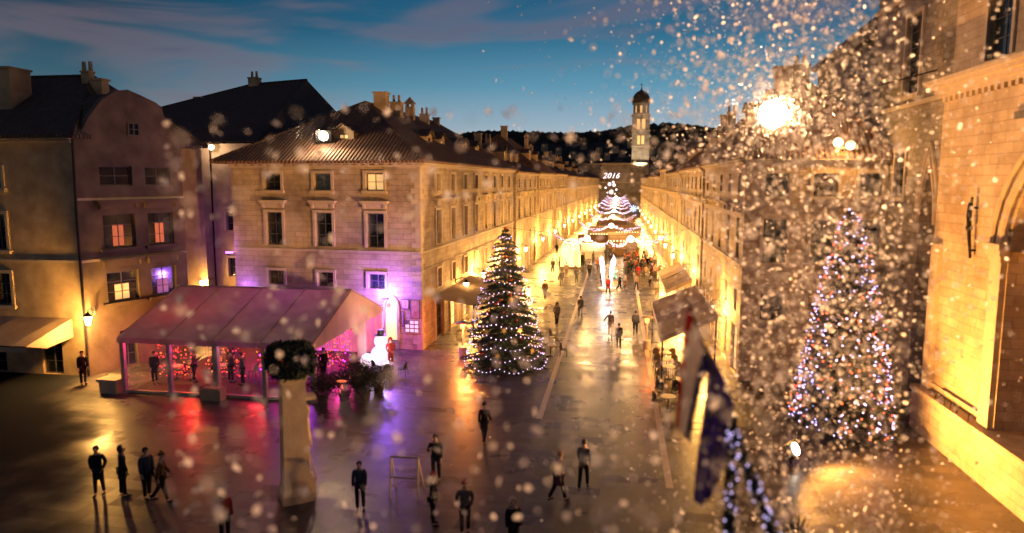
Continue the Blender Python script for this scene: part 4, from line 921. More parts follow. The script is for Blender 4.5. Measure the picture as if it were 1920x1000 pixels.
# ------------------------------------------------------------------ people
def skinmesh(name, verts, edges, radii, root=0, sub=1):
    me = bpy.data.meshes.new(name); me.from_pydata([tuple(v) for v in verts], edges, [])
    o = bpy.data.objects.new(name, me); COL.objects.link(o)
    md = o.modifiers.new('s', 'SKIN'); md.use_smooth_shade = True; md.branch_smoothing = .6
    if sub: sd = o.modifiers.new('d', 'SUBSURF'); sd.levels = sub; sd.render_levels = sub
    for i, r in enumerate(radii):
        d = me.skin_vertices[0].data[i]; d.radius = r if isinstance(r, tuple) else (r, r); d.use_root = (i == root)
    dg = bpy.context.evaluated_depsgraph_get(); dg.update()
    out = bpy.data.meshes.new_from_object(o.evaluated_get(dg)); out.name = name
    bpy.data.objects.remove(o, do_unlink=True); out.materials.clear(); out.materials.append(M['skin']); return out
POSES = {}
def pose(name, legs, arms, lean=0.0, sit=False):
    J = {}; V3 = Vector
    hips = .93
    pel = V3((0, 0, hips)); sp = V3((0, -.02 - lean * .2, hips + .20)); ch = V3((0, -.02 - lean * .5, hips + .42)); nk = V3((0, -.03 - lean * .75, hips + .56)); hd = V3((0, -.05 - lean, hips + .66)); tp = V3((0, -.04 - lean * 1.05, hips + .775))
    L = []
    for s, (a, kb) in zip((-1, 1), legs):
        h = V3((s * .095, 0, hips - .04)); k = h + V3((s * .01, -math.sin(a), -math.cos(a))) * .43; an = k + V3((0, -math.sin(a - kb), -math.cos(a - kb))) * .42; L.append((h, k, an, an + V3((s * .02, -.15, -.045))))
    zmin = min(l[2].z for l in L) - .075
    if sit: zmin = L[0][2].z - .075
    A = []
    for s, (a, eb, out, inn) in zip((-1, 1), arms):
        sh = ch + V3((s * .175, 0, .075)); el = sh + V3((s * math.sin(out), -math.sin(a), -math.cos(a) * math.cos(out))).normalized() * .29; wr = el + V3((-s * inn, -math.sin(a + eb), -math.cos(a + eb))).normalized() * .25; A.append((sh, el, wr))
    off = V3((0, 0, -zmin)); f = lambda p: p + off
    # body: one continuous skin with head, nose, hands and fingers
    v = [pel, sp, ch, nk, hd, tp, hd + V3((0, -.095, .01))]; e = [(0, 1), (1, 2), (2, 3), (3, 4), (4, 5), (4, 6)]; r = [(.14, .10), (.12, .09), (.14, .10), .05, (.075, .085), (.06, .07), (.022, .018)]
    for h, k, an, to in L:
        b = len(v); v += [h, k, an, to]; e += [(0, b), (b, b + 1), (b + 1, b + 2), (b + 2, b + 3)]; r += [.085, .055, .038, .03]
    for s, (sh, el, wr) in zip((-1, 1), A):
        b = len(v); d = (wr - el).normalized(); pm = wr + d * .075; v += [sh, el, wr, pm]; e += [(2, b), (b, b + 1), (b + 1, b + 2), (b + 2, b + 3)]; r += [.055, .042, .028, (.034, .022)]
        sd = Vector((0, 1, 0)) if abs(d.y) < .8 else Vector((0, 0, 1)); sd = (sd - d * sd.dot(d)).normalized(); cu = V3((-s, 0, 0)) * .3
        for i, ln in enumerate((.06, .075, .07, .055)):
            q = len(v); o = pm + sd * (.027 - .018 * i) + d * .025; v += [o, o + d * ln * .6, o + (d * .9 + cu).normalized() * ln]; e += [(b + 3, q), (q, q + 1), (q + 1, q + 2)]; r += [.010, .009, .008]
        q = len(v); v += [wr + d * .03 - sd * -.04, wr + d * .07 + sd * .055]; e += [(b + 2, q), (q, q + 1)]; r += [.012, .010]
    P = {'body': skinmesh('body', [f(p) for p in v], e, r)}
    # jacket and long coat
    for nm, low, rad in (('jacket', hips - .07, .165), ('long_coat', hips - .40, .20)):
        v = [ch + V3((0, 0, -.02)), sp, V3((0, 0, hips)), V3((0, 0, low)), ch + V3((0, 0, .10)), nk + V3((0, 0, .0))]; e = [(0, 1), (1, 2), (2, 3), (0, 4), (4, 5)]; r = [(.185, .135), (.165, .13), (.175, .14), (rad + .01, rad * .82), (.13, .10), (.068, .07)]
        for sh, el, wr in A:
            b = len(v); v += [sh, el, wr]; e += [(0, b), (b, b + 1), (b + 1, b + 2)]; r += [.082, .062, .050]
        P[nm] = skinmesh(nm, [f(p) for p in v], e, r)
    v = [V3((0, 0, hips))]; e = []; r = [(.15, .12)]
    for h, k, an, to in L:
        b = len(v); v += [h, k, an + V3((0, 0, .03))]; e += [(0, b), (b, b + 1), (b + 1, b + 2)]; r += [.10, .075, .058]
    P['trousers'] = skinmesh('trousers', [f(p) for p in v], e, r)
    m = MB()
    for h, k, an, to in L:
        a = f(an); t = f(to); m.ball((a + t) / 2 + V3((0, -.01, -.005)), .075, 2, 0, (.62, 1.75, .62))
    P['shoes'] = m.mesh('shoes', M['iron'], smooth=True)
    c = f((hd + tp) / 2 + V3((0, .018, .02)))
    m = MB(); m.ball(c, .108, 2, 0, (.86, 1.0, 1.0)); m.v = [p if p.y > c.y - .055 or p.z > c.z + .03 else p + V3((0, .06, .03)) for p in m.v]; P['hair'] = m.mesh('hair', M['hair_dark'], smooth=True)
    m = MB(); m.ball(c, .118, 2, 0, (.9, 1.0, 1.0)); m.v = [p if p.z > c.z - .01 else Vector((p.x, p.y, c.z - .01)) for p in m.v]; m.ball(c + V3((0, 0, .12)), .035, 2); P['hat'] = m.mesh('knit_hat', M['hair_dark'], smooth=True)
    m = MB(); m.ball(c + V3((0, .01, -.03)), .13, 2, 0, (.95, 1.0, 1.25)); m.v = [p if p.y > c.y - .05 else p + V3((0, .085, .0)) for p in m.v]; P['hood'] = m.mesh('hood', M['hair_dark'], smooth=True)
    m = MB()
    for s in (-1, 1): m.ball(f(hd) + V3((s * .032, -.083, .035)), .011, 1); 
    P['eyes'] = m.mesh('eyes', M['iron'])
    POSES[name] = P
pose('stand', ((.06, .04), (-.05, .02)), ((.08, .2, .12, .0), (.05, .25, .12, .0)))
pose('walk', ((.29, .10), (-.25, .30)), ((-.26, .3, .1, 0), (.25, .4, .1, 0)), .03)
pose('step', ((-.22, .3), (.26, .08)), ((.28, .4, .1, 0), (-.26, .25, .1, 0)), .02)
pose('pockets', ((.08, .05), (-.10, .12)), ((-.25, .75, .28, .35), (-.25, .75, .28, .35)))
pose('phone', ((.03, .03), (-.06, .06)), ((.5, 1.7, .2, .3), (.1, .3, .1, 0)))
pose('link', ((.30, .1), (-.26, .3)), ((.1, .3, .15, 0), (.15, .2, .65, -.5)))
pose('sit', ((1.45, 1.4), (1.40, 1.4)), ((.5, .9, .15, .2), (.4, 1.0, .15, .2)), .03, True)
CB_, CN_, CG, CBR, CR, CK = (.02, .025, .035), (.025, .04, .075), (.10, .095, .095), (.10, .06, .035), (.35, .03, .025), (.012, .012, .014)
CY, CT, CO, CW, CPU, CGN = (.42, .30, .05), (.30, .21, .13), (.50, .13, .03), (.5, .45, .42), (.16, .05, .10), (.04, .08, .05)
BAGN = [0]
def person(loc, rot, label, pz='walk', top=CK, bottom=CB_, long=False, head='hair', hcol=None, sc=1.0, group=None):
    P = POSES[pz]; r = thing('person', label, 'person', loc, rot, group); r.scale = (sc, sc, sc)
    def add(nm, me, mat):
        o = link(nm, me, r)
        if mat is not None: o.material_slots[0].link = 'OBJECT'; o.material_slots[0].material = mat
        return o
    add('body', P['body'], None); add('long_coat' if long else 'jacket', P['long_coat' if long else 'jacket'], coat(top)); add('trousers', P['trousers'], coat(bottom)); add('shoes', P['shoes'], None)
    add('eyes', P['eyes'], None)
    BAGN[0] += 1
    if pz in ('walk', 'step', 'stand') and BAGN[0] % 3 == 0:
        q = MB(); hz = .93 if BAGN[0] % 2 else 1.25; c = Vector((.30, .02, .80)) if BAGN[0] % 2 else Vector((0, .20, 1.22))
        q.ball(c, .15, 2, 0, (.55, .95, 1.1) if BAGN[0] % 2 else (.95, .6, 1.25)); q.tube([c + Vector((-.05, 0, .12)), Vector((.05 if BAGN[0] % 2 else .12, .0, 1.44)), Vector((-.12, -.10, 1.2))], .014, 4)
        q.build('bag' if BAGN[0] % 2 else 'backpack', coat(random.choice([CBR, CK, CT, CG])), r, local=True, smooth=True)
    o = add({'hat': 'knit_hat'}.get(head, head), P[head], coat(hcol) if hcol else (coat(top) if head == 'hood' else None))
    return r
def gz(px, py):   # ground point seen at a pixel of the photograph
    p = math.radians(7.017); y = math.radians(8.682); cp, sp, c, s = math.cos(p), math.sin(p), math.cos(y), math.sin(y)
    a, b = (px - 960) / 1300, (500 - py) / 1300
    d = (-s * cp + a * c - b * s * sp, c * cp + a * s + b * c * sp, -sp + b * cp); t = -10.8 / d[2]
    return Vector((d[0] * t, d[1] * t, 0))
AW, TO = PI, 0.0      # walking away from / towards the camera
PEOPLE = [
 # foreground square
 (187, 930, .3, 'person in a dark coat standing with arms apart in the shadow, bottom left', 'pockets', CK, CB_, True, 'hair', None),
 (232, 932, 2.4, 'dark hooded person standing next to the one with arms apart, bottom left', 'stand', CB_, CK, True, 'hood', None),
 (277, 935, 1.2, 'slim dim person standing to the right of the hooded one in the shadow', 'stand', CN_, CK, False, 'hair', None),
 (304, 942, 2.0, 'person in a dull brown coat, last of the group in the bottom left shadow', 'walk', CBR, CK, True, 'hat', CBR),
 (423, 1020, .8, 'person in a red jacket cut by the bottom edge, left of the stone column', 'phone', (.22, .03, .03), CK, False, 'hair', None),
 (676, 958, .2, 'person in dark clothes standing facing us between the stone column and the easel', 'stand', CN_, CK, False, 'hair', None),
 (818, 905, .1, 'dark clad person standing just right of the empty easel', 'phone', CK, CB_, False, 'hair', None),
 (812, 985, 1.6, 'person with a red knit hat below the empty easel', 'stand', CK, CK, False, 'hat', CR),
 (872, 1003, .2, 'person in dark coat with a pale sleeve band and red hat near the bottom edge', 'pockets', CG, CK, False, 'hat', CR),
 (962, 1040, .4, 'person in black cut off by the bottom edge in the middle', 'stand', CK, CK, True, 'hair', None),
 (908, 832, 2.9, 'person in a black coat walking on the square in front of the small lit tree', 'step', CK, CB_, True, 'hat', CK),
 (1047, 940, 2.2, 'person with a dark red coat and fair hair walking beside a taller dark one', 'walk', CPU, CK, True, 'hair', (.30, .14, .06)),
 (1094, 918, 3.0, 'tall person in dark coat walking beside the one in dark red', 'walk', CN_, CK, False, 'hair', None),
 (157, 722, 1.0, 'dark person standing under the amber wall lantern', 'stand', CK, CK, True, 'hair', None),
 (733, 690, .5, 'person dressed in a red robe and hood beside the glowing snowman', 'pockets', CR, CR, True, 'hood', None),
 # middle distance on the street
 (1160, 655, AW, 'person in black jacket, nearest of the walkers down the middle of the street', 'step', CK, CK, False, 'hair', None),
 (1144, 628, AW, 'person in grey jacket reaching an arm to the walker in black', 'link', CG, (.2, .17, .16), True, 'hair', None),
 (1191, 630, AW, 'stout person in a wide dark jacket walking away near the right paving stripe', 'walk', CB_, CB_, False, 'hair', None),
 (1088, 596, AW, 'person in a dark jacket with a lighter pack walking away left of the middle', 'walk', CG, CK, False, 'hair', None),
 (1022, 562, AW + .3, 'lone person in brown jacket walking along the left side of the street', 'walk', CBR, CK, False, 'hat', CK),
 (1044, 612, .6, 'grey figure standing by the cafe tables beyond the small lit tree', 'pockets', CG, CK, True, 'hood', None),
 (1140, 553, AW - .4, 'person in a red coat with white bag striding before the white light sculpture', 'walk', CR, CK, True, 'hair', None),
 (1127, 540, 2.6, 'person in dark skirt suit left of the one in the red coat', 'walk', CK, (.3, .25, .22), True, 'hair', None),
 (1161, 546, 1.4, 'person crouched low in dark clothes right of the red coat', 'step', CK, CK, False, 'hair', None),
 (1172, 545, 1.9, 'person in tan coat standing right of the crouched one', 'stand', CT, CBR, True, 'hair', None),
 (1193, 547, 2.8, 'person in pale top and dark trousers standing with feet apart', 'walk', CT, CN_, False, 'hair', None),
 (1218, 541, .2, 'child in a dark coat in front of the right-hand lamps', 'stand', CK, CB_, False, 'hat', CBR),
 (1232, 560, AW, 'person in a pale grey long coat standing near the right awning', 'stand', (.34, .3, .29), CBR, True, 'hair', None),
 (1247, 527, 2.0, 'small walker in brown with one leg lifted on the right side', 'walk', CBR, CBR, False, 'hair', None),
 (1036, 512, AW, 'dark walker, leftmost of the crowd below the left lamps', 'walk', CB_, CK, True, 'hair', None),
 (1051, 502, AW, 'person in a yellow jacket in the left part of the crowd', 'stand', CY, CK, False, 'hair', None),
 (1062, 521, AW, 'person in a pale jacket and dark hair beside the yellow jacket', 'step', (.4, .35, .25), CT, False, 'hair', None),
 (1053, 539, AW, 'person in grey hood carrying a round bag, left of the market', 'stand', CG, CG, False, 'hood', None),
 (1081, 532, AW, 'broad grey figure in front of the yellow light arches', 'pockets', CG, CG, True, 'hair', None),
 (1092, 501, TO, 'dark figure standing inside the yellow light arches', 'stand', CK, CK, True, 'hair', None),
 (1105, 522, AW + .2, 'person in a long dark coat striding left of the white light sculpture', 'walk', CB_, CK, True, 'hair', None),
 (1044, 478, 0, 'dark figure tall against the bright left house fronts', 'stand', CK, CK, True, 'hair', None),
 (1120, 511, 1.0, 'person in an orange jacket behind the white light sculpture', 'stand', CO, CBR, False, 'hair', None),
 (1193, 513, 0.4, 'person in an orange scarf and brown coat right of the sculpture', 'stand', CO, CK, False, 'hair', None),
 (1227, 511, .2, 'person in a wide brown hat at the right of the market crowd', 'stand', CBR, CBR, False, 'hat', CT),
]
for (px, py, rot, lab, pz, tp, bt, lg, hd, hc) in PEOPLE:
    p = gz(px, py); sc = .62 if lab.startswith('child') else random.uniform(.96, 1.05)
    person(p, rot, lab, pz, tp, bt, lg, hd, hc, sc)
cols = [CK, CB_, CG, CBR, CT, CN_, CPU, CR, CGN, (.25, .2, .18)]
for k in range(100):
    y = random.uniform(78, 125) if k < 60 else random.uniform(100, 190); x = random.uniform(-4.5, 4.6)
    if k < 30: x = random.uniform(.6, 4.8); y = random.uniform(76, 94)
    person((x, y, 0), random.choice([AW, AW, TO, .8, 2.2]) + random.uniform(-.4, .4), 'blurred figure in the crowd around the market stalls', random.choice(['stand', 'walk', 'step', 'pockets', 'phone']), random.choice(cols), random.choice([CK, CB_, CBR, CG]), random.random() < .5, random.choice(['hair', 'hair', 'hat', 'hood']), random.choice([None, CBR, CK, CR]), random.uniform(.93, 1.04), 'crowd at the market stalls')

# ------------------------------------------------------------------ carved column with its wreath
def column():
    bx, by = -10.75, 21.3; root = thing('stone_column', 'pale carved stone column with a knight figure on its side', 'column', (bx, by, 0))
    def sq(h, z): return [Vector((bx + h * a, by + h * b, z)) for a, b in ((-1, -1), (1, -1), (1, 1), (-1, 1))]
    m = MB(); lv = [(.66, 0), (.66, .28), (.60, .34), (.55, .5), (.50, 3.2), (.48, 4.1), (.52, 4.15), (.60, 4.35), (.62, 4.5), (.62, 4.62), (.45, 4.66), (.42, 4.9)]
    for (h0, z0), (h1, z1) in zip(lv[:-1], lv[1:]):
        a, b = sq(h0, z0), sq(h1, z1)
        for i in range(4): m.poly([a[i], a[(i + 1) % 4], b[(i + 1) % 4], b[i]])
    m.poly(sq(.42, 4.9)); m.build('shaft', M['lime'], root)
    k = MB(); k.box(bx + .5, bx + .80, by - .32, by + .3, .0, .62); k.box(bx + .49, bx + .84, by - .38, by + .36, .62, .74); k.build('pedestal', M['lime'], root)
    P = POSES['stand']
    for nm in ('body', 'jacket', 'trousers', 'hat'):
        o = link({'hat': 'helmet', 'jacket': 'tunic', 'trousers': 'leg_armour', 'body': 'knight_figure'}[nm], P[nm], root, loc=(.52, -.06, .74), rot=PI / 2 - .25); o.scale = (1.32, 1.32, 1.38)
        o.material_slots[0].link = 'OBJECT'; o.material_slots[0].material = M['lime']
    s = MB(); s.frame((bx + .78, by - .34, .8), (.96, 0, .28), (0, 1, 0), (-.25, 0, .97), (-.03, -.06, 0), (.03, .06, 1.5)); s.build('sword', M['lime'], root)
    c = MB(); c.box(bx + .50, bx + .95, by - .3, by + .3, 3.45, 3.58); c.build('canopy', M['lime'], root)
    w = thing('wreath', 'thick dark evergreen wreath with red bows around the top of the stone column', 'wreath', (bx, by, 4.9)); lf = MB()
    for i in range(6500):
        a = random.uniform(0, 2 * PI); t = random.uniform(0, 2 * PI); rr = random.uniform(.62, 1.0) * .46; R0 = .62
        c = Vector((bx + (R0 + rr * .75 * math.cos(t)) * math.cos(a), by + (R0 + rr * .75 * math.cos(t)) * math.sin(a), 4.86 + rr * 1.25 * math.sin(t)))
        d = Vector((random.gauss(0, 1) + math.cos(a) * math.cos(t), random.gauss(0, 1) + math.sin(a) * math.cos(t), random.gauss(0, .8) + math.sin(t))).normalized(); e = d.orthogonal().normalized() * .04; l = random.uniform(.10, .18)
        lf.poly([c - e, c + d * l * .5 - e * 1.4, c + d * l, c + e])
    lf.build('foliage', M['needle'], w)
    for a in (-1.5, -2.4):
        b = MB(); c = Vector((bx + 1.0 * math.cos(a), by + 1.0 * math.sin(a), 4.95 + .12 * math.sin(a * 7)))
        for q in range(3): b.ball(c + Vector((.06 * (q - 1), 0, .05 * (q % 2))), .05, 1, 0, (1.2, .8, .8))
        b.build('red_bow', coat((.55, .06, .03)), w)
    mm = MB(); 
column(); bpy.context.scene.objects['stone_column'].rotation_euler = (0, 0, math.radians(36)); bpy.context.scene.objects['stone_column'].scale = (.78, .78, 1); bpy.context.scene.objects['wreath'].scale = (.84, .84, .9)

# ------------------------------------------------------------------ fir trees
def fir(root, base, Ht, R, whorls, seed, z0=.35, perm=13, droop=.25, power=.66):
    rnd = random.Random(seed); b = Vector(base)
    t = MB(); t.tube([b, b + Z * Ht * .5, b + Z * Ht * .98], [.16, .09, .015], 8); t.build('trunk', M['bark'], root)
    c = MB(); br = MB()
    for k in range(whorls):
        f = k / (whorls - 1); z = z0 + (Ht - z0) * (f ** 1.02); r = R * (1 - f) ** power + .10
        n = max(4, int(perm * (.45 + .55 * (1 - f))))
        for j in range(n):
            a = 2 * PI * (j + rnd.random() * .8) / n + k; ln = r * rnd.uniform(.66, 1.16); zz = z + rnd.uniform(-.12, .12)
            d = Vector((math.cos(a), math.sin(a), 0)); pts = []
            for i in range(6):
                q = i / 5; pts.append(b + d * ln * q + Z * (zz - droop * ln * q * q * .9 + .12 * ln * max(0, q - .7)))
            br.tube(pts, [.022, .018, .014, .010, .008, .004], 4)
            sd = Vector((-d.y, d.x, 0)); m = max(4, int(ln * 8))
            for i in range(m):
                q = (i + 1.2) / (m + .2); i0 = min(4, int(q * 5)); p = pts[i0].lerp(pts[i0 + 1], min(1, q * 5 - i0))
                for s in (-1, 1):
                    tl = (.16 + .34 * min(ln, 1.6) / 1.6) * (1.15 - q * .75) * rnd.uniform(.7, 1.2); td = (sd * s * .8 + d * .75 + Z * rnd.uniform(-.35, .2)).normalized()
                    for h in range(11):
                        u = h / 11; o = p + td * tl * u; nd = (td * .8 + Vector((rnd.gauss(0, .55), rnd.gauss(0, .55), rnd.gauss(0, .5)))).normalized(); w = nd.orthogonal().normalized() * .022; l = rnd.uniform(.08, .15)
                        c.poly([o - w, o + w, o + nd * l])
    br.build('branch', M['bark'], root); c.build('crown', M['needle'], root)
def rad(f, R, power=.66): return R * (1 - f) ** power + .10
lt = thing('christmas_tree', 'dark fir with scalloped strings of white lights at the mouth of the street', 'tree', (-6.37, 39.2, 0))
TB = (-6.37, 39.2, 0); TH, TR = 7.9, 2.3
fir(lt, TB, TH, TR, 30, 3, .25, 14)
for k in range(13):
    f = .03 + .94 * (k / 12) ** 1.0; n = int(50 * (1 - f)) + 9; q = MB(); ph = k * 1.3; pts = []; lobes = max(3, int(7 * (1 - f) + 2))
    for i in range(n):
        a = 2 * PI * i / n; s = abs(math.sin(lobes * a / 2 + ph)); r = rad(f, TR) * (1.04 - .03 * s); z = .30 + (TH - .3) * f - .33 * s * (1 - f * .6)- .0
        pts.append(Vector((TB[0] + r * math.cos(a), TB[1] + r * math.sin(a), z))); q.ball(pts[-1], .032 * random.uniform(.8, 1.2), 1, 0)
    q.tube(pts + [pts[0]], .006, 3, 1); q.build('light_string', [M['bulbw'], M['iron']], lt)
for (a, f) in ((-1.45, .30), (-1.95, .28), (-1.0, .30), (-1.2, .52), (-2.1, .16), (-.7, .14), (-1.6, .12)):
    r = rad(f, TR) * 1.06; c = Vector((TB[0] + r * math.cos(a), TB[1] + r * math.sin(a), .3 + (TH - .3) * f)); n_ = Vector((math.cos(a), math.sin(a), .2)).normalized(); u = Vector((-math.sin(a), math.cos(a), 0)); v = n_.cross(u); q = MB()
    for i in range(12):
        d = u * math.cos(PI * i / 6) + v * math.sin(PI * i / 6); e = n_.cross(d) * .03; L_ = .25 if i % 2 else .17; q.poly([c - e, c + d * L_, c + e]); q.poly([c - e + n_ * .02, c + e + n_ * .02, c + d * L_])
    q.build('star_ornament', plain('gold_foil', (.55, .40, .16), .3, .5) if f == .30 and a == -1.45 else bpy.data.materials['gold_foil'], lt)
for k in range(46):
    f = random.uniform(.03, .85); a = random.uniform(0, 2 * PI); r = rad(f, TR) * 1.0; q = MB(); q.ball((TB[0] + r * math.cos(a), TB[1] + r * math.sin(a), .2 + (TH - .3) * f), .055, 2); q.build('bauble', coat((.40, .04, .03)), lt, smooth=True)
q = MB(); q.tube([(TB[0], TB[1], TH * .97), (TB[0], TB[1], TH + .28)], .02); q.ball((TB[0], TB[1], TH + .2), .09, 2); q.build('tree_top', coat((.40, .04, .03)), lt)
rt = thing('christmas_tree', 'tall fir studded with lavender and red bulbs in front of the palace', 'tree', (9.6, 30.6, 0))
RB = (9.6, 30.6, 0); RH, RR = 9.5, 1.95
fir(rt, RB, RH, RR, 32, 11, .5, 14, .22)
for k in range(16):
    q = MB(); n = 0; f0, f1 = k / 16, (k + 1) / 16; m = int(62 * (1 - f0)) + 10; pts = []
    for i in range(m):
        f = f0 + (f1 - f0) * random.random(); a = random.uniform(0, 2 * PI); r = rad(f, RR) * random.uniform(.9, 1.08)
        z = .45 + (RH - .3) * f; q.ball((RB[0] + r * math.cos(a), RB[1] + r * math.sin(a), z), random.uniform(.035, .06), 1, random.choice([0, 0, 1, 1, 2, 2]))
    q.build('light_string', [M['bulbw'], M['bulbr'], M['bulbb']], rt)

# ------------------------------------------------------------------ garlands over the street
GY = [64, 83, 105, 126, 146, 166, 186, 206, 226, 240]
for k, y in enumerate(GY):
    w = (5.05, 3.7, 3.4, 3.3, 3.3, 3.2, 3.2, 3.1, 3.0, 3.0)[k]; cx = -.75; z = 5.75
    lab = ['nearest lit garland over the street, three swags with two globe lamps', 'second lit garland, two swags under a single globe lamp', 'third lit garland from the front, narrower, with one globe'][k] if k < 3 else 'small lit garland in the stack closing the street'
    g = thing('light_garland', lab, 'garland', (cx, y, z), 0, 'lit garlands strung over the street')
    spans = [(-w, -w * .42), (-w * .42, w * .42), (w * .42, w)] if k == 0 else [(-w, 0), (0, w)]
    if k == 0: spans = [(-w, -w * .40), (-w * .40, 0), (0, w * .38), (w * .38, w)]
    for (a, b) in spans:
        q = MB(); pts = []; m = int((b - a) / .07)
        za = z + (.15 if abs(a) > w - .1 else -.45 if k == 0 and a == 0 else 0); zb = z + (.15 if abs(b) > w - .1 else -.45 if k == 0 and b == 0 else 0)
        dip = .62 if k == 0 else .75
        for i in range(m + 1):
            t = i / m; pts.append(Vector((cx + a + (b - a) * t, y, za + (zb - za) * t - dip * 4 * t * (1 - t))))
        for p in pts:
            for j in range(2): q.ball(p + Vector((random.gauss(0, .06), random.gauss(0, .06), random.gauss(0, .09))), .040 if k < 3 else .05, 1, random.choice([0, 0, 1]))
        q.tube(pts, .05, 5, 2); q.build('swag', [M['bulbw'], M['neonw'], M['needle']], g)
    q = MB(); x0, x1 = lx(y) + .05, 6.55; q.tube([(x0, y, z + .9), (cx - w, y, z + .25), (cx, y, z + .1), (cx + w, y, z + .25), (x1, y, z + .9)], .02, 4); q.build('cable', M['iron'], g)
    for gx in ((cx - w * .40, cx + w * .38) if k == 0 else (cx,)):
        q = MB(); q.ball((gx, y, z - .18), .30, 3); o = q.build('globe_lamp', M['globe'], g, smooth=True); lamp(g, (gx, y - .5, z - .6), 1700, (1, .52, .16), .25)
    if k in (4, 5):
        for s in (-1, 1):
            q = MB(); pts = [Vector((cx + s * w * .95, y, z + .4)), Vector((cx + s * w * .75, y, z + .7)), Vector((cx + s * w * .6, y, z + .2))]
            for t in range(30): 
                i = t / 29; p = pts[0].lerp(pts[1], i) .lerp(pts[1].lerp(pts[2], i), i); q.ball(p, .055, 1)
            q.build('light_rib', M['bulbw'], g)
ys = thing('year_sign', 'white lit sign reading 2016 with stars hanging high over the street', 'sign', (-1.3, 118, 11.2))
fc = bpy.data.curves.new('digits', 'FONT'); fc.body = '2016'; fc.size = 1.25; fc.extrude = .03; fc.shear = .35; fc.align_x = 'CENTER'; fc.space_character = 1.12; fc.offset = .012
fo = bpy.data.objects.new('digits', fc); COL.objects.link(fo); dg = bpy.context.evaluated_depsgraph_get(); dg.update(); dm = bpy.data.meshes.new_from_object(fo.evaluated_get(dg)); bpy.data.objects.remove(fo, do_unlink=True)
dm.materials.clear(); dm.materials.append(M['neonw']); o = link('digits', dm, ys, loc=(0, 0, .1)); o.rotation_euler = (PI / 2, 0, 0)
for (dx, dz, r) in ((-.2, -.9, .34), (.55, -1.05, .3), (.1, -2.2, .42), (-.85, -1.5, .16), (.95, -1.8, .18), (.4, -.25 - .3, .2), (-.55, -2.3, .12), (.7, -2.5, .12)):
    q = MB(); c = Vector((-1.3 + dx, 118, 11.2 + dz))
    for i in range(6): d = Vector((math.cos(PI * i / 6), 0, math.sin(PI * i / 6))); q.tube([c - d * r, c + d * r], .045, 4)
    q.build('star', M['neonw'], ys)
q = MB(); q.tube([(lx(118), 118, 12.5), (-1.3, 118, 12.2), (6.6, 118, 12.4)], .025, 4); q.tube([(-2.3, 118, 12.24), (-2.3, 118, 11.3)], .02, 4); q.tube([(-.3, 118, 12.22), (-.3, 118, 11.3)], .02, 4); q.build('cable', M['iron'], ys)
bs = thing('light_star', 'small blue lit star on the right side of the far street', 'star', (3.2, 150, 5.0)); q = MB(); 
for i in range(4): d = Vector((math.cos(PI * i / 4), 0, math.sin(PI * i / 4))); q.tube([Vector((3.2, 150, 5)) - d * .75, Vector((3.2, 150, 5)) + d * .75], .09, 5)
q.build('rays', M['neonb'], bs); q = MB(); q.tube([(3.2, 150, 5.6), (3.2, 150, 7.2), (6.6, 150, 7.6)], .03, 4); q.build('cable', M['iron'], bs)

# ------------------------------------------------------------------ light sculptures and stalls
ws = thing('light_sculpture', 'dazzling white winged light sculpture in the middle of the street', 'light sculpture', (-.95, 69.5, 0)); B0 = Vector((-.95, 69.5, 0))
for s in (-1, 1):
    q = MB()
    for k in range(7):
        x = s * (.30 + .04 * k); top = 2.2 + 1.25 * math.sin(.4 + k * .33) + random.uniform(-.1, .25); pts = [B0 + Vector((s * (.28 + .015 * k), 0, .25 + .03 * k)), B0 + Vector((x, -.05, 1.2)), B0 + Vector((x + s * .03 * k, 0, top * .8)), B0 + Vector((x + s * (.03 + .045 * k), .05, top))]
        q.tube(pts, .022, 5)
        for i in range(18):
            t = i / 21; j = min(2, int(t * 3)); q.ball(pts[j].lerp(pts[j + 1], t * 3 - j) + Vector((random.gauss(0, .04), random.gauss(0, .04), 0)), .05, 1)
    q.build('wing', M['neonw'], ws)
q = MB(); q.lathe(B0, [(.9, 0), (.9, .18), (.8, .2)], 20); q.build('base', M['white'], ws)
q = MB()
for i in range(8): a = .3 * i; q.ball(B0 + Vector((.75 + .2 * math.cos(a * 3), -.25, 1.25 + .1 * i)), .09, 1)
q.build('green_ornament', emit('green_bulb', (.1, .8, .3), 1.5, False), ws)
q = MB(); q.ball(B0 + Vector((.85, -.3, .75)), .24, 2, 0, (1.3, 1, .8)); q.build('orange_ornament', emit('orange_bulb', (1, .5, .08), 1.6, False), ws)
lamp(ws, B0 + Vector((0, -.6, 2.2)), 350, (.92, .88, 1), .5)
ya_ = thing('light_arch', 'pair of tall yellow loop-shaped light arches in the crowd', 'light sculpture', (-6.0, 86, 0))
for s in (-1, 1):
    q = MB(); c = Vector((-5.75 + s * .62, 86, 0))
    for w in (.55, .32): 
        pts = [c + Vector((w * math.cos(PI * i / 16) * (1 - .1 * s * 0), 0, .2 + 3.3 * math.sin(PI * i / 16) ** .75)) for i in range(17)]; q.tube(pts, .06, 5)
    q.build('loop', M['neony'], ya_)
q = MB(); q.box(-7.1, -4.4, 85.7, 86.3, 0, .2); q.build('base', M['wood'], ya_)
gb = thing('light_ball', 'golden ball of fairy lights on a post right of the stalls', 'light sculpture', (3.6, 94, 0)); q = MB()
for i in range(260):
    d = Vector((random.gauss(0, 1), random.gauss(0, 1), random.gauss(0, 1))).normalized(); q.ball(Vector((3.6, 94, 2.75)) + d * random.uniform(.8, 1.15), .055, 1)
q.build('bulbs', M['neony'], gb); q = MB(); q.tube([(3.6, 94, 0), (3.6, 94, 3.4)], .06); q.build('post', M['iron'], gb)
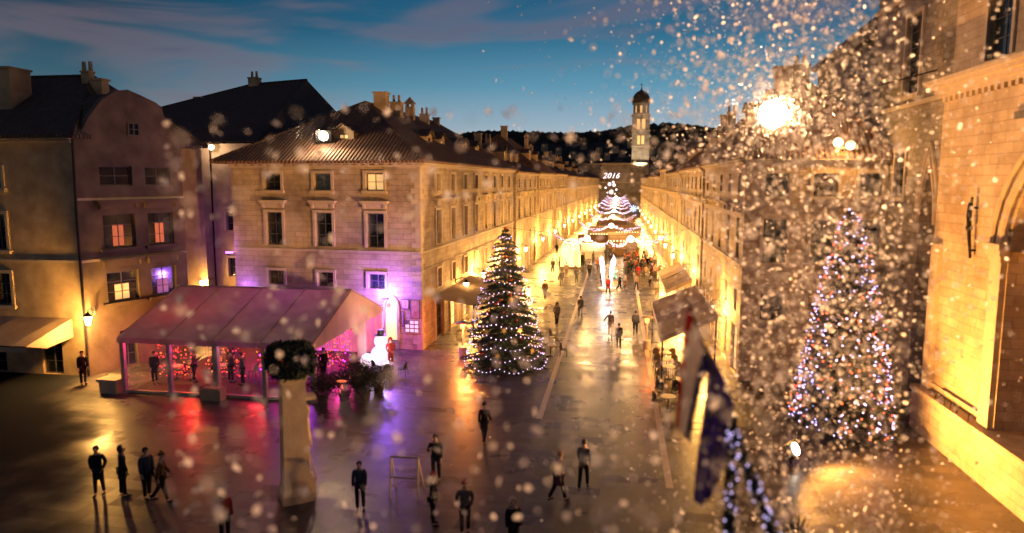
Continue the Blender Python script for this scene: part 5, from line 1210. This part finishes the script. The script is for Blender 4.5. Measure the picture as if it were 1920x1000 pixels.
for i, (x, y, w, lab, cv) in enumerate([(-3.4, 98, 3.6, 'white fronted market stall behind the yellow arches', 'white'), (.9, 103, 4.2, 'wooden market stall with long tan roof in mid street', 'wood'), (-2.6, 116, 4.0, 'wooden market stall half hidden behind the white stall', 'wood'), (1.6, 121, 4.0, 'far wooden stall behind the tan roofed one', 'wood'), (-1.2, 135, 5.0, 'farthest stall, a pale roofed stage under the garlands', 'white')]):
    st = thing('market_stall', lab, 'stall', (x, y, 0)); q = MB()
    for s in (-1, 1):
        for t in (-1, 1): q.box(x + s * w / 2 - .06, x + s * w / 2 + .06, y + t * 1.1 - .06, y + t * 1.1 + .06, 0, 2.5)
    q.build('post', M['wood'], st)
    q = MB(); q.box(x - w / 2, x + w / 2, y - 1.15, y - 1.0, .03, 1.0); q.box(x - w / 2 - .1, x + w / 2 + .1, y - 1.3, y - .8, 1.002, 1.06); q.build('counter', M['white'] if cv == 'white' else M['wood'], st)
    q = MB(); q.raw([(x - w / 2 - .3, y - 1.6, 2.45), (x + w / 2 + .3, y - 1.6, 2.45), (x + w / 2 + .3, y + .1, 3.35), (x - w / 2 - .3, y + .1, 3.35), (x + w / 2 + .3, y + 1.5, 2.5), (x - w / 2 - .3, y + 1.5, 2.5)], [(0, 1, 2, 3), (3, 2, 4, 5), (0, 3, 5), (1, 4, 2)]); q.box(x - w / 2 - .32, x + w / 2 + .32, y - 1.66, y - 1.56, 2.30, 2.46); q.build('roof', M['canvas2'] if cv == 'wood' else M['wood'], st)
    q = MB(); q.poly([(x - w / 2, y + 1.05, .02), (x + w / 2, y + 1.05, .02), (x + w / 2, y + 1.05, 2.5), (x - w / 2, y + 1.05, 2.5)]); q.build('back_panel', M['white'] if cv == 'white' else M['wood'], st)
    q = MB(); 
    for j in range(9): q.ball((x - w / 2 + w * (j + .5) / 9, y - 1.62, 2.2), .07, 1)
    q.build('light_row', M['lampglow'], st); lamp(st, (x, y - .2, 2.2), 160, (1, .74, .45), .3)

# ------------------------------------------------------------------ terrace furniture, awnings
def make_chair():
    r = thing('cafe_chair', 'c', 'chair'); q = MB(); q.box(-.23, .23, -.22, .22, .42, .46); q.build('seat', M['wick'], r, local=True)
    q = MB(); n = 10
    for i in range(n):
        a0, a1 = PI * (.12 + .76 * i / n), PI * (.12 + .76 * (i + 1) / n); h = lambda a: .50 + .36 * math.sin((a / PI - .12) / .76 * PI) ** .5
        f = lambda a, z: Vector((.25 * math.cos(a), .02 + .22 * math.sin(a), z)); q.poly([f(a0, .47), f(a1, .47), f(a1, h(a1)), f(a0, h(a0))])
    q.tube([Vector((.25 * math.cos(PI * (.12 + .76 * i / 12)), .02 + .22 * math.sin(PI * (.12 + .76 * i / 12)), .50 + .36 * math.sin(PI * i / 12) ** .5)) for i in range(13)], .018, 5); q.build('backrest', M['wick'], r, local=True)
    for x in (-.2, .2):
        for y in (-.19, .19):
            q = MB(); q.tube([(x, y, .42), (x * 1.1, y * 1.15, 0)], .016, 5); q.build('leg', M['iron'], r, local=True)
    return r
M['wick'] = noisy('woven_cane', (.30, .21, .09), (.48, .35, .17), 16, .7, .5)
M['wickd'] = noisy('dark_wicker', (.03, .026, .024), (.06, .05, .045), 16, .7, .5)
def make_table():
    r = thing('cafe_table', 't', 'table'); q = MB(); q.lathe((0, 0, .70), [(.36, 0), (.38, .02), (.36, .04)], 18); q.build('tabletop', M['alu'], r, local=True)
    q = MB(); q.tube([(0, 0, .04), (0, 0, .70)], .03, 8); q.lathe((0, 0, 0), [(.22, 0), (.2, .03), (.03, .06)], 14); q.build('pedestal', M['iron'], r, local=True); return r
CH, TBL = make_chair(), make_table(); cu_ = [False, False]
def chair(x, y, rot, lab, dark=False, grp='chairs on the terraces'):
    if not cu_[0]: o = CH; o.location = (x, y, 0); o.rotation_euler = (0, 0, rot); o['label'] = lab; o['group'] = grp; cu_[0] = True
    else: o = dup(CH, (x, y, 0), rot, lab, grp)
    if dark:
        for c in o.children:
            if c.data.materials[0] == M['wick']: c.material_slots[0].link = 'OBJECT'; c.material_slots[0].material = M['wickd']
    return o
def table(x, y, lab, grp='tables on the terraces'):
    if not cu_[1]: o = TBL; o.location = (x, y, 0); o['label'] = lab; o['group'] = grp; cu_[1] = True; return o
    return dup(TBL, (x, y, 0), 0, lab, grp)
for i in range(4):
    y = 37.2 + i * 1.55
    for j, x in enumerate((2.45, 3.35)): chair(x, y, PI + (.2 if j else -.1), 'cane backed cafe chair in the rows under the right-hand canopy')
    table(2.9, y + .75, 'small round table between the cane chairs under the right-hand canopy')
for x, y, rr in ((2.3, 34.9, 2.6), (3.1, 34.6, .4)): chair(x, y, rr, 'dark wicker chair in front of the right-hand canopy rows', True)
chair(2.0, 32.6, 1.2, 'dark wicker chair nearest us on the right-hand terrace', True); chair(2.9, 32.4, -1.9, 'dark wicker chair facing the nearest one on the right-hand terrace', True); table(2.5, 32.5, 'round table between two dark chairs near the flags')
p = gz(728, 706); table(p.x, p.y, 'round table with a candle in the purple light beside the snowman'); chair(p.x - .75, p.y + .1, PI / 2, 'dark chair left of the purple lit table', True); chair(p.x + .8, p.y + .2, -PI / 2, 'dark chair right of the purple lit table', True); chair(p.x + .2, p.y - .8, .15, 'dark chair in front of the purple lit table', True)
q = MB(); q.cyl((p.x, p.y, .745), (p.x, p.y, .86), .03, .03, 8); q.ball((p.x, p.y, .885), .025, 1); tag(q.build('candle', M['lampglow']), 'small lit candle on the purple lit table', 'candle')
for i, (x, y) in enumerate(((-10.0, 46.4), (-9.6, 49.5), (-9.4, 52.6))):
    table(x, y, 'round table under the awning of the long corner house')
    for s in (-1, 1): chair(x + s * .75, y, s * -PI / 2 * -1 + PI * (0), 'dark chair under the awning of the long corner house', True)
for i, (px, py) in enumerate(((1014, 640), (1032, 668))):
    p = gz(px, py); table(p.x, p.y, ('pale table behind the small lit tree, nearer the house', 'pale table behind the small lit tree, nearer the square')[i])
    for s in (-1, 1): chair(p.x + s * .8, p.y + .1, s * PI / 2 * 1, 'dark chair at a pale table behind the small lit tree', True)
for i, (x, y) in enumerate(((-37.5, 29.4), (-34.6, 29.2), (-31.6, 29.3), (-36, 27.0), (-32.6, 26.8))):
    table(x, y, 'dim table on the shadowed terrace at the left edge')
    for s in (-1, 1): chair(x + s * .78, y + .1, s * PI / 2, 'dim chair on the shadowed terrace at the left edge', True)
def cp_person(x, y, rot, lab, col): return person((x, y, 0), rot, lab, 'sit', col, CK, False, 'hair', None, 1.0, 'people seated on the terraces')
cp_person(-36.8, 29.5, -PI / 2, 'dim figure seated on the shadowed left terrace', CK); cp_person(-33.8, 29.3, -PI / 2, 'dim figure seated on the shadowed left terrace', CB_); cp_person(-32.4, 29.4, PI / 2, 'dim figure seated on the shadowed left terrace', CBR)
for i, (x, y) in enumerate(((-23.6, 33.6), (-21.2, 34.2), (-22.6, 37.0), (-18.8, 34.4), (-16.6, 35.0), (-19.6, 38.0))):
    o = table(x, y, 'table inside the marquee', 'tables inside the marquee'); o.location.z = .10
    for s in (-1, 1): o = chair(x + s * .72, y, s * PI / 2, 'chair inside the marquee', True, 'chairs inside the marquee'); o.location.z = .10
for i, (x, y, r_, pz) in enumerate(((-24.2, 32.6, 1, 'stand'), (-22.3, 33.2, 2, 'phone'), (-20.3, 33.4, 2.6, 'stand'), (-21.9, 36.0, .3, 'pockets'), (-19.4, 33.0, -1, 'stand'), (-17.2, 36.2, 1.2, 'phone'), (-23.2, 38.4, .2, 'stand'), (-15.6, 34.6, .9, 'pockets'))):
    o = person((x, y, .10), r_, 'dim figure standing inside the red lit marquee', pz, random.choice(cols), CK, random.random() < .5, 'hair', None, 1.0, 'figures inside the marquee')
# canopies on the right
def canopy(name, lab, xa, za, xb, zb, y0, y1):
    r = thing(name, lab, 'canopy', ((xa + xb) / 2, (y0 + y1) / 2, 0)); q = MB(); n = 16
    for i in range(n):
        a, b = y0 + (y1 - y0) * i / n, y0 + (y1 - y0) * (i + 1) / n; sg = lambda y: -.06 * abs(math.sin(PI * (y - y0) / (y1 - y0) * 4))
        for j in range(5):
            t0, t1 = j / 5, (j + 1) / 5; f = lambda t, y: (xa + (xb - xa) * t, y, za + (zb - za) * t + sg(y) * math.sin(PI * t) * 2); q.poly([f(t0, a), f(t0, b), f(t1, b), f(t1, a)])
        q.poly([(xa, a, za), (xa, b, za), (xa - .01, b, za - .25), (xa - .01, a, za - .25)])
    for y in (y0, y1): q.poly([(xa, y, za), (xb, y, zb), (xb, y, zb - .22), (xa, y, za - .22)])
    q.build('canvas', M['canvas2'], r)
    f = MB(); f.tube([(xa, y0, za + .02), (xa, y1, za + .02)], .035); f.tube([(xb, y0, zb + .02), (xb, y1, zb + .02)], .035)
    for y in (y0 + .03, (y0 + y1) / 2, y1 - .03): f.tube([(xa, y, za + .03), (xb, y, zb + .03)], .03)
    f.build('frame', M['alu'], r)
    for y in (y0 + .1, y1 - .1):
        for x, z in ((xa + .08, za), (xb - .08, zb)): q = MB(); q.tube([(x, y, 0), (x, y, z)], .04, 8); q.build('post', M['iron'], r)
canopy('canopy', 'broad brown sloping terrace canopy behind the flags', 2.35, 2.65, 5.2, 3.9, 36.4, 47)
canopy('canopy', 'farther terrace canopy beyond the broad brown one', 3.6, 2.7, 5.5, 3.6, 52, 63)
def house_awning():
    r = thing('awning', 'brown awning on the long corner house behind the small lit tree', 'awning', (-11, 49, 2.8)); q = MB(); n = 18
    for i in range(n):
        a, b = 44.2 + 11 * i / n, 44.2 + 11 * (i + 1) / n; q.poly([(lx(a) + .05, a, 3.15), (lx(b) + .05, b, 3.15), (lx(b) + 2.9, b, 2.6), (lx(a) + 2.9, a, 2.6)]); q.poly([(lx(a) + 2.9, a, 2.6), (lx(b) + 2.9, b, 2.6), (lx(b) + 2.9, b, 2.36 + .02 * (i % 2)), (lx(a) + 2.9, a, 2.36 + .02 * (i % 2))])
    q.build('canvas', M['canvas2'], r); f = MB(); f.tube([(lx(44.2) + 2.9, 44.2, 2.61), (lx(55.2) + 2.9, 55.2, 2.61)], .035); f.build('frame', M['iron'], r)
    for y in (44.3, 49.7, 55.1): q = MB(); q.tube([(lx(y) + 2.85, y, 0), (lx(y) + 2.85, y, 2.6)], .04, 8); q.build('post', M['iron'], r)
house_awning()
def patio_heater(x, y, lab, w=900):
    r = thing('patio_heater', lab, 'heater', (x, y, 0)); q = MB(); q.lathe((x, y, 0), [(.26, 0), (.26, .6), (.05, .65), (.04, 1.75)], 14); q.build('stand', M['alu'], r); q = MB(); q.lathe((x, y, 0), [(.12, 1.751), (.16, 2.05)], 14); q.build('burner', M['heater'], r); q = MB(); q.lathe((x, y, 0), [(.45, 2.1), (.2, 2.2), (.03, 2.25)], 18); q.build('reflector', M['alu'], r)
    for dx, dy in ((0, -.35), (.3, .1)): lamp(r, (x + dx, y + dy, 1.9), w / 2, (1, .22, .04), .15)
p = gz(868, 668); patio_heater(p.x, p.y, 'orange glowing patio heater hidden just left of the small lit tree', 1000)
p = gz(1212, 655); patio_heater(p.x, p.y, 'faintly orange heater beside the right paving stripe at the canopy', 160)
# snowman, purple wall lights, menu boards
sn = thing('snowman', 'glowing white inflatable snowman in front of the purple lit pub wall', 'snowman', (-13.65, 38.3, 0)); q = MB(); q.ball((-13.65, 38.3, .62), .62, 3); q.ball((-13.65, 38.3, 1.48), .40, 3); q.build('body', M['whitelit'], sn, smooth=True)
q = MB(); q.lathe((-13.65, 38.3, 1.82), [(.36, 0), (.36, .03), (.2, .04), (.19, .34), (.0, .35)], 16); q.build('hat', M['iron'], sn); q = MB(); q.cyl((-13.65, 37.92, 1.48), (-13.65, 37.68, 1.45), .045, .005, 8); q.build('nose', coat(CO), sn); lamp(sn, (-13.4, 37.4, 1.5), 90, (.9, .8, 1), .4)
q = MB(); q.ball((-14.25, 37.6, .45), .42, 3); o = q.build('light_ball', M['whitelit'], smooth=True); tag(o, 'big glowing white ball standing left of the snowman', 'light ball')
for (u, z, wt, lab) in ((11.3, 3.35, 1100, 'violet wall light above the arched pub window'), (.9, 3.3, 150, 'violet wall light at the far left of the pub front behind the marquee')):
    r = thing('wall_light', lab, 'lamp', wallP(u, z, .3)); a = wallP(u, z, .3); q = MB(); q.tube([wallP(u, z, 0), a], .03); q.frame(a, CU, CN, Z, (-.18, -.06, -.06), (.18, .06, .03)); q.build('bracket', M['iron'], r); q = MB(); q.frame(a, CU, CN, Z, (-.15, -.05, .032), (.15, .05, .08)); q.build('tube', M['purpletube'], r); lamp(r, wallP(u, z + .2, .75), wt, (.32, .12, 1.0), .25)
r = thing('alley_light', 'violet light fixed to the gabled house side of the alley', 'lamp', (-26.2, 44.0, 6.0)); q = MB(); q.box(-26.5, -26.1, 43.7, 44.0, 5.9, 6.0); q.build('tube', M['purpletube'], r); lamp(r, (-26.6, 43.6, 6.2), 150, (.45, .10, 1.0), .25)
def wallboard(name, lab, cat, u0, u1, z0, z1, mats, grid=None):
    r = thing(name, lab, cat, wallP((u0 + u1) / 2, z0, .0)); q = MB(); q.frame(CB, CU, CN, Z, (u0, .004, z0), (u1, .07, z1)); q.build('frame', M['frame'], r)
    if grid:
        c_, r_ = grid
        for i in range(c_):
            for j in range(r_):
                if i == 0 and j == r_ - 1: continue
                a, b = u0 + (u1 - u0) * (i + .12) / c_, u0 + (u1 - u0) * (i + .88) / c_; c, d = z0 + (z1 - z0) * (j + .14) / r_, z0 + (z1 - z0) * (j + .86) / r_
                q = MB(); q.frame(CB, CU, CN, Z, (a, .072, c), (b, .085, d)); q.build('panel', mats, r)
    else:
        q = MB(); q.frame(CB, CU, CN, Z, (u0 + .06, .072, z0 + .06), (u1 - .06, .082, z1 - .06)); q.build('panel', mats, r)
wallboard('menu_board', 'tall pale menu board left of the arched pub window', 'board', 10.85, 11.05 + .03, 1.3, 2.85, M['board'], (1, 2)) if False else wallboard('menu_board', 'tall pale menu board left of the arched pub window', 'board', 10.8, 11.12, 1.3, 2.85, M['board'])
wallboard('menu_board', 'board of small pink panels in rows near the house corner', 'board', 12.55, 13.5, 1.15, 1.95, M['board'], (3, 3))
wallboard('poster', 'large reddish mural poster near the house corner', 'poster', 12.95, 13.6, 2.05, 3.3, noisy('mural_print', (.30, .10, .07), (.42, .30, .22), 3.5, .6, .1, 6))
wallboard('poster', 'upper poster beside the arched pub window', 'poster', 12.3, 12.85, 2.65, 3.3, noisy('print_a', (.30, .2, .3), (.6, .5, .55), 3, .6, .05, 3)); wallboard('poster', 'lower blue and pink poster beside the arched pub window', 'poster', 12.3, 12.48, 1.5, 2.5, noisy('print_b', (.12, .12, .4), (.6, .2, .3), 2, .6, .05, 2))
# hedge of potted shrubs in front of the open end of the marquee
def shrub(loc, r, h, lab, n=700, seed=1, mat='leaf', grp='potted shrubs round the marquee corner'):
    rn = random.Random(seed); t = thing('potted_shrub', lab, 'shrub', loc, 0, grp); b = Vector(loc); q = MB(); q.lathe(b, [(.22, 0), (.30, .42), (.32, .45), (.28, .43)], 14); q.build('pot', M['plaster2'], t)
    q = MB(); q.tube([b + Z * .4, b + Z * (h * .6)], .03); 
    for i in range(7): a = i * .9; q.tube([b + Z * .45, b + Vector((math.cos(a) * r * .6, math.sin(a) * r * .6, h * .7))], .012, 4)
    q.build('stem', M['bark'], t); q = MB()
    for i in range(n):
        d = Vector((rn.gauss(0, 1), rn.gauss(0, 1), rn.gauss(0, 1))).normalized() * (rn.random() ** .4) * (1 + .25 * math.sin(i)); c = b + Vector((d.x * r, d.y * r, .4 + (h - .4) * .5 + d.z * (h - .4) * .5)); e = Vector((rn.gauss(0, 1), rn.gauss(0, 1), rn.gauss(0, 1))).normalized(); f = e.orthogonal().normalized() * .035; l = rn.uniform(.08, .14); q.poly([c - f * .3, c + e * l * .5 - f, c + e * l, c + e * l * .5 + f])
    q.build('foliage', M[mat], t)
for i, (x, y, r, h) in enumerate(((-14.2, 31.3, .75, 1.5), (-13.2, 31.6, .85, 1.65), (-12.3, 32.0, .8, 1.5), (-12.0, 33.2, .7, 1.35), (-12.9, 33.0, .8, 1.6), (-13.6, 34.2, .75, 1.4))):
    shrub((x, y, 0), r, h, ['dark potted shrub nearest the front corner post of the marquee', 'dark potted shrub with a red ornament before the marquee end', 'dark potted shrub at the outer corner of the planted row', 'low dark potted shrub toward the purple lit table', 'tall dark potted shrub in the middle of the planted group', 'dark potted shrub beside the marquee curtain'][i], 900, i + 3)
q = MB(); c = Vector((-12.95, 30.72, 1.0))
q.ball(c + Z * .28, .16, 2, 0, (1.6, .8, .35)); q.ball(c, .09, 1, 0, (.7, .7, 1.4)); q.ball(c + Vector((-.1, 0, -.22)), .07, 1, 0, (.7, .7, 1.4)); tag(q.build('table_lantern', emit('red_orange_lantern', (1, .22, .06), .8, False)), 'small red orange hanging ornament on the potted shrubs', 'ornament')
# empty easel
def easel():
    b = gz(757, 936); r = thing('easel', 'empty wooden sign frame standing on the square right of the column', 'easel', b); q = MB()
    for s in (-1, 1): q.tube([b + Vector((s * .5, 0, 0)), b + Vector((s * .47, .18, 1.42))], .035, 6)
    q.build('leg', M['trim'], r)
    for s in (-1, 1): q = MB(); q.tube([b + Vector((s * .52, .75, 0)), b + Vector((s * .47, .2, 1.42))], .03, 6); q.build('rear_leg', M['trim'], r)
    q = MB(); q.tube([b + Vector((-.5, .18, 1.42)), b + Vector((.5, .18, 1.42))], .04, 6); q.tube([b + Vector((-.49, .09, .72)), b + Vector((.49, .09, .72))], .035, 6); q.build('crossbar', M['trim'], r)
easel()

# ------------------------------------------------------------------ flags on their mast, lit garlands, spiky plant
mast = thing('flag_mast', 'slim dark mast with two slanted flag poles near us', 'mast', (1.52, 9, 0)); q = MB(); q.lathe((1.52, 9, 0), [(.3, 0), (.3, .3), (.09, .5), (.07, 7.75), (.05, 7.8)], 12); q.build('shaft', M['iron'], mast)
PT = [Vector((.92, 9.0, 9.25)), Vector((1.14, 8.9, 8.75))]
for i, (a, b) in enumerate(((Vector((1.55, 9, 7.55)), PT[0] + Vector((-.03, 0, .06))), (Vector((1.56, 8.95, 7.45)), Vector((1.12, 8.8, 8.72))))): q = MB(); q.tube([a, b], .02, 6); q.ball(b, .035, 1); q.build('flag_pole', M['wood'], mast)
def flagcloth(fn, name, mats, lab, idx, ns=30, nt=34, child=None):
    q = MB()
    for i in range(ns):
        for j in range(nt): q.poly([fn(i / ns, j / nt), fn((i + 1) / ns, j / nt), fn((i + 1) / ns, (j + 1) / nt), fn(i / ns, (j + 1) / nt)], idx((i + .5) / ns))
    o = q.build(name, mats, smooth=True); tag(o, lab, 'flag'); m = o.modifiers.new('thickness', 'SOLIDIFY'); m.thickness = .004; return o
def cro(s, t):
    top = Vector((.92, 9, 9.22)).lerp(Vector((1.22, 9, 8.42)), s); bot = Vector((.80 + .19 * s, 9 + .10 * math.sin(s * 9), 7.62 - .25 * s)); e = t ** .55
    xb = top.x + (bot.x - top.x) * e; return Vector((xb, top.y + (bot.y - top.y) * e + .05 * math.sin(7 * s + 3 * t) * t, top.z + (bot.z - top.z) * t))
flagcloth(cro, 'flag', [flagmat('flag_red', (.60, .03, .03)), flagmat('flag_white', (.82, .76, .72)), flagmat('flag_blue', (.07, .07, .26))], 'red, white and blue flag hanging limp from its slanted pole', lambda s: 0 if s < .22 else 1 if s < .72 else 2)
def eu(s, t):
    top = Vector((1.14, 8.8, 8.72)).lerp(Vector((1.53, 8.9, 7.95)), s); bot = Vector((1.05 + .16 * s, 8.8 + .12 * math.sin(s * 10), 6.62 + .12 * s)); e = t ** 1.3
    return Vector((top.x + (bot.x - top.x) * e + .02 * math.sin(6 * t + 4 * s), top.y + (bot.y - top.y) * t + .07 * math.sin(9 * s + 2 * t) * (t + .2), top.z + (bot.z - top.z) * t))
ef = flagcloth(eu, 'flag', [flagmat('flag_violet', (.16, .11, .42))], 'violet blue flag with gold stars hanging beside the mast', lambda s: 0)
q = MB()
for k in range(12):
    a = 2 * PI * k / 12; s0, t0 = .5 + .26 * math.cos(a), .45 + .17 * math.sin(a); c = eu(s0, t0); n_ = (eu(s0 + .02, t0) - c).cross(eu(s0, t0 + .02) - c).normalized()
    if n_.y > 0: n_ = -n_
    u = Vector((1, 0, 0)) - n_ * n_.x; u.normalize(); v = n_.cross(u); pts = [c + n_ * .012 + (u * math.cos(PI * i / 5 + .3) + v * math.sin(PI * i / 5 + .3)) * (.05 if i % 2 == 0 else .021) for i in range(10)]; q.poly(pts)
o = q.build('gold_stars', coat((.62, .42, .05)), ef)
def firgarland(pts, lab, r0, n, seed, nb):
    rn = random.Random(seed); pts = [Vector(p) for p in pts]; t = thing('fir_garland', lab, 'garland', pts[-1]); q = MB(); seg = len(pts) - 1
    at = lambda f: pts[min(seg - 1, int(f * seg))].lerp(pts[min(seg - 1, int(f * seg)) + 1], f * seg - min(seg - 1, int(f * seg)))
    for i in range(n):
        c = at(rn.random() * .999); d = Vector((rn.gauss(0, 1), rn.gauss(0, 1), rn.gauss(0, 1) - .5)).normalized(); c = c + d * rn.random() * r0 * .6; e = d.orthogonal().normalized() * .007; q.poly([c - e, c + e, c + d * rn.uniform(.04, .10)])
    q.tube(pts, .02, 5); q.build('needles', M['needle'], t); q = MB()
    for i in range(nb):
        f = (i + rn.random()) / nb * .999; a = rn.uniform(0, 2 * PI); q.ball(at(f) + Vector((math.cos(a) * r0, math.sin(a) * r0 - .03, 0)), .013, 1)
    q.build('bulbs', M['bulbw'], t)
firgarland([(1.47, 8.9, 7.68), (1.50, 8.88, 7.2), (1.52, 8.88, 6.6), (1.53, 8.88, 5.4), (1.53, 8.88, 3)], 'lit fir garland hanging straight down the flag mast', .08, 5200, 4, 40)
firgarland([(1.50, 8.95, 7.68), (1.70, 8.8, 7.15), (1.88, 8.7, 6.7), (2.1, 8.6, 6.2), (2.9, 8.4, 4.4), (4.2, 8.2, .3)], 'lit fir garland slanting from the mast top down to the paving', .09, 7500, 9, 70)
def spiky(loc):
    t = thing('spiky_plant', 'dark spiky leaved plant in a pot near the bottom edge', 'plant', loc); b = Vector(loc); q = MB(); q.lathe(b, [(.3, 0), (.42, .55), (.44, .6), (.38, .56)], 14); q.build('pot', M['plaster2'], t); q = MB(); rn = random.Random(5)
    for i in range(90):
        a = rn.uniform(0, 2 * PI); el = rn.uniform(.15, 1.45); L = rn.uniform(.7, 1.15); d = Vector((math.cos(a) * math.cos(el), math.sin(a) * math.cos(el), math.sin(el))); w = Vector((-math.sin(a), math.cos(a), 0)) * .035; c = b + Z * .75; m_ = c + d * L * .55; e = c + d * L - Z * .12 * L * (1.2 - el * .6); q.poly([c - w * .6, c + w * .6, m_ + w, m_ - w]); q.poly([m_ - w, m_ + w, e])
    q.build('leaf', M['leaf'], t); q = MB(); q.tube([b + Z * .5, b + Z * .85], .07); q.build('stem', M['bark'], t)
spiky((4.95, 18.9, 0)); 

# ------------------------------------------------------------------ snow in the air
def snow():
    rn = random.Random(21); q = MB(); p = math.radians(7.017); y = math.radians(8.682); cp, sp, c, s = math.cos(p), math.sin(p), math.cos(y), math.sin(y)
    v, f = ICO[1]
    def flake(px, py, d, size):
        a, b = (px - 960) / 1300, (500 - py) / 1300
        o = Vector((-s * cp + a * c - b * s * sp, c * cp + a * s + b * c * sp, -sp + b * cp)) * d + Vector((0, 0, 10.8))
        if o.z < .1 or o.x > 12.9 or (o.y > 26 and o.x > 6.5 and o.z < 9): return
        r = size * d / 2600; n = Vector((rn.gauss(0, 1), rn.gauss(0, 1), rn.gauss(0, 1))).normalized(); e = n.orthogonal().normalized(); g = n.cross(e); t0 = rn.random() * 6
        q.raw([o + n * r * rn.uniform(.1, .5)] + [o + (e * math.cos(t0 + i * PI / 3) + g * math.sin(t0 + i * PI / 3)) * r * rn.uniform(.75, 1.35) for i in range(6)], [(0, i + 1, (i + 1) % 6 + 1) for i in range(6)])
    for i in range(27000):      # the gust on the right
        px = rn.gauss(1535, 185); py = rn.uniform(-40, 1040)
        if px < 1560 - rn.random() * 420 + max(0, py - 650) * .3 and rn.random() < .55: continue
        dens = 1.0 if 100 < py < 760 else .55
        if px > 1690: dens *= .45
        if rn.random() > dens: continue
        d = 5.5 * math.exp(rn.random() * 1.15); flake(px, py, d, rn.choice([2.2, 2.6, 3, 3.4, 4, 4.8, 6, 8]) * rn.uniform(.8, 1.15))
    def halo_flakes(c, sg, n, s0, s1):      # extra flakes packed round a floodlight to form its halo
        for i in range(n):
            o = Vector(c) + Vector((rn.gauss(0, sg), rn.gauss(0, sg) - sg * .6, rn.gauss(0, sg * .8))); r = rn.uniform(s0, s1)
            n_ = Vector((rn.gauss(0, 1), rn.gauss(0, 1), rn.gauss(0, 1))).normalized(); e = n_.orthogonal().normalized(); g = n_.cross(e)
            if (o - Vector(c)).length < .5: continue
            q.raw([o + n_ * r * .3] + [o + (e * math.cos(k * PI / 3) + g * math.sin(k * PI / 3)) * r for k in range(6)], [(0, k + 1, (k + 1) % 6 + 1) for k in range(6)])
    halo_flakes(FR, .55, 2200, .006, .016); halo_flakes(FR, 1.3, 2200, .008, .02); halo_flakes(FR, 2.4, 1500, .008, .022); halo_flakes(wallP(6.55, 13.8, 1.1), .38, 900, .004, .010)
    for i in range(1500):      # fine flakes drifting over the street and the sky
        px = rn.gauss(1320, 170); py = rn.uniform(-20, 900); flake(px, py, rn.uniform(9, 26), rn.uniform(1.6, 3.6))
    for i in range(1050):      # scattered soft flakes on the left and below
        px = rn.uniform(300, 1500); py = rn.uniform(200, 1020)
        flake(px, py, rn.uniform(2.6, 9), rn.choice([6, 8, 10, 14, 18]))
    for px, py, sz in ((1178, 63, 30), (778, 300, 26), (1050, 805, 20), (688, 745, 24), (1130, 960, 20), (640, 770, 40), (314, 346, 16), (420, 410, 14), (545, 420, 26), (680, 420, 28)): flake(px, py, 2.4, sz)
    tag(q.build('snow', M['snow']), kind='stuff')
snow()
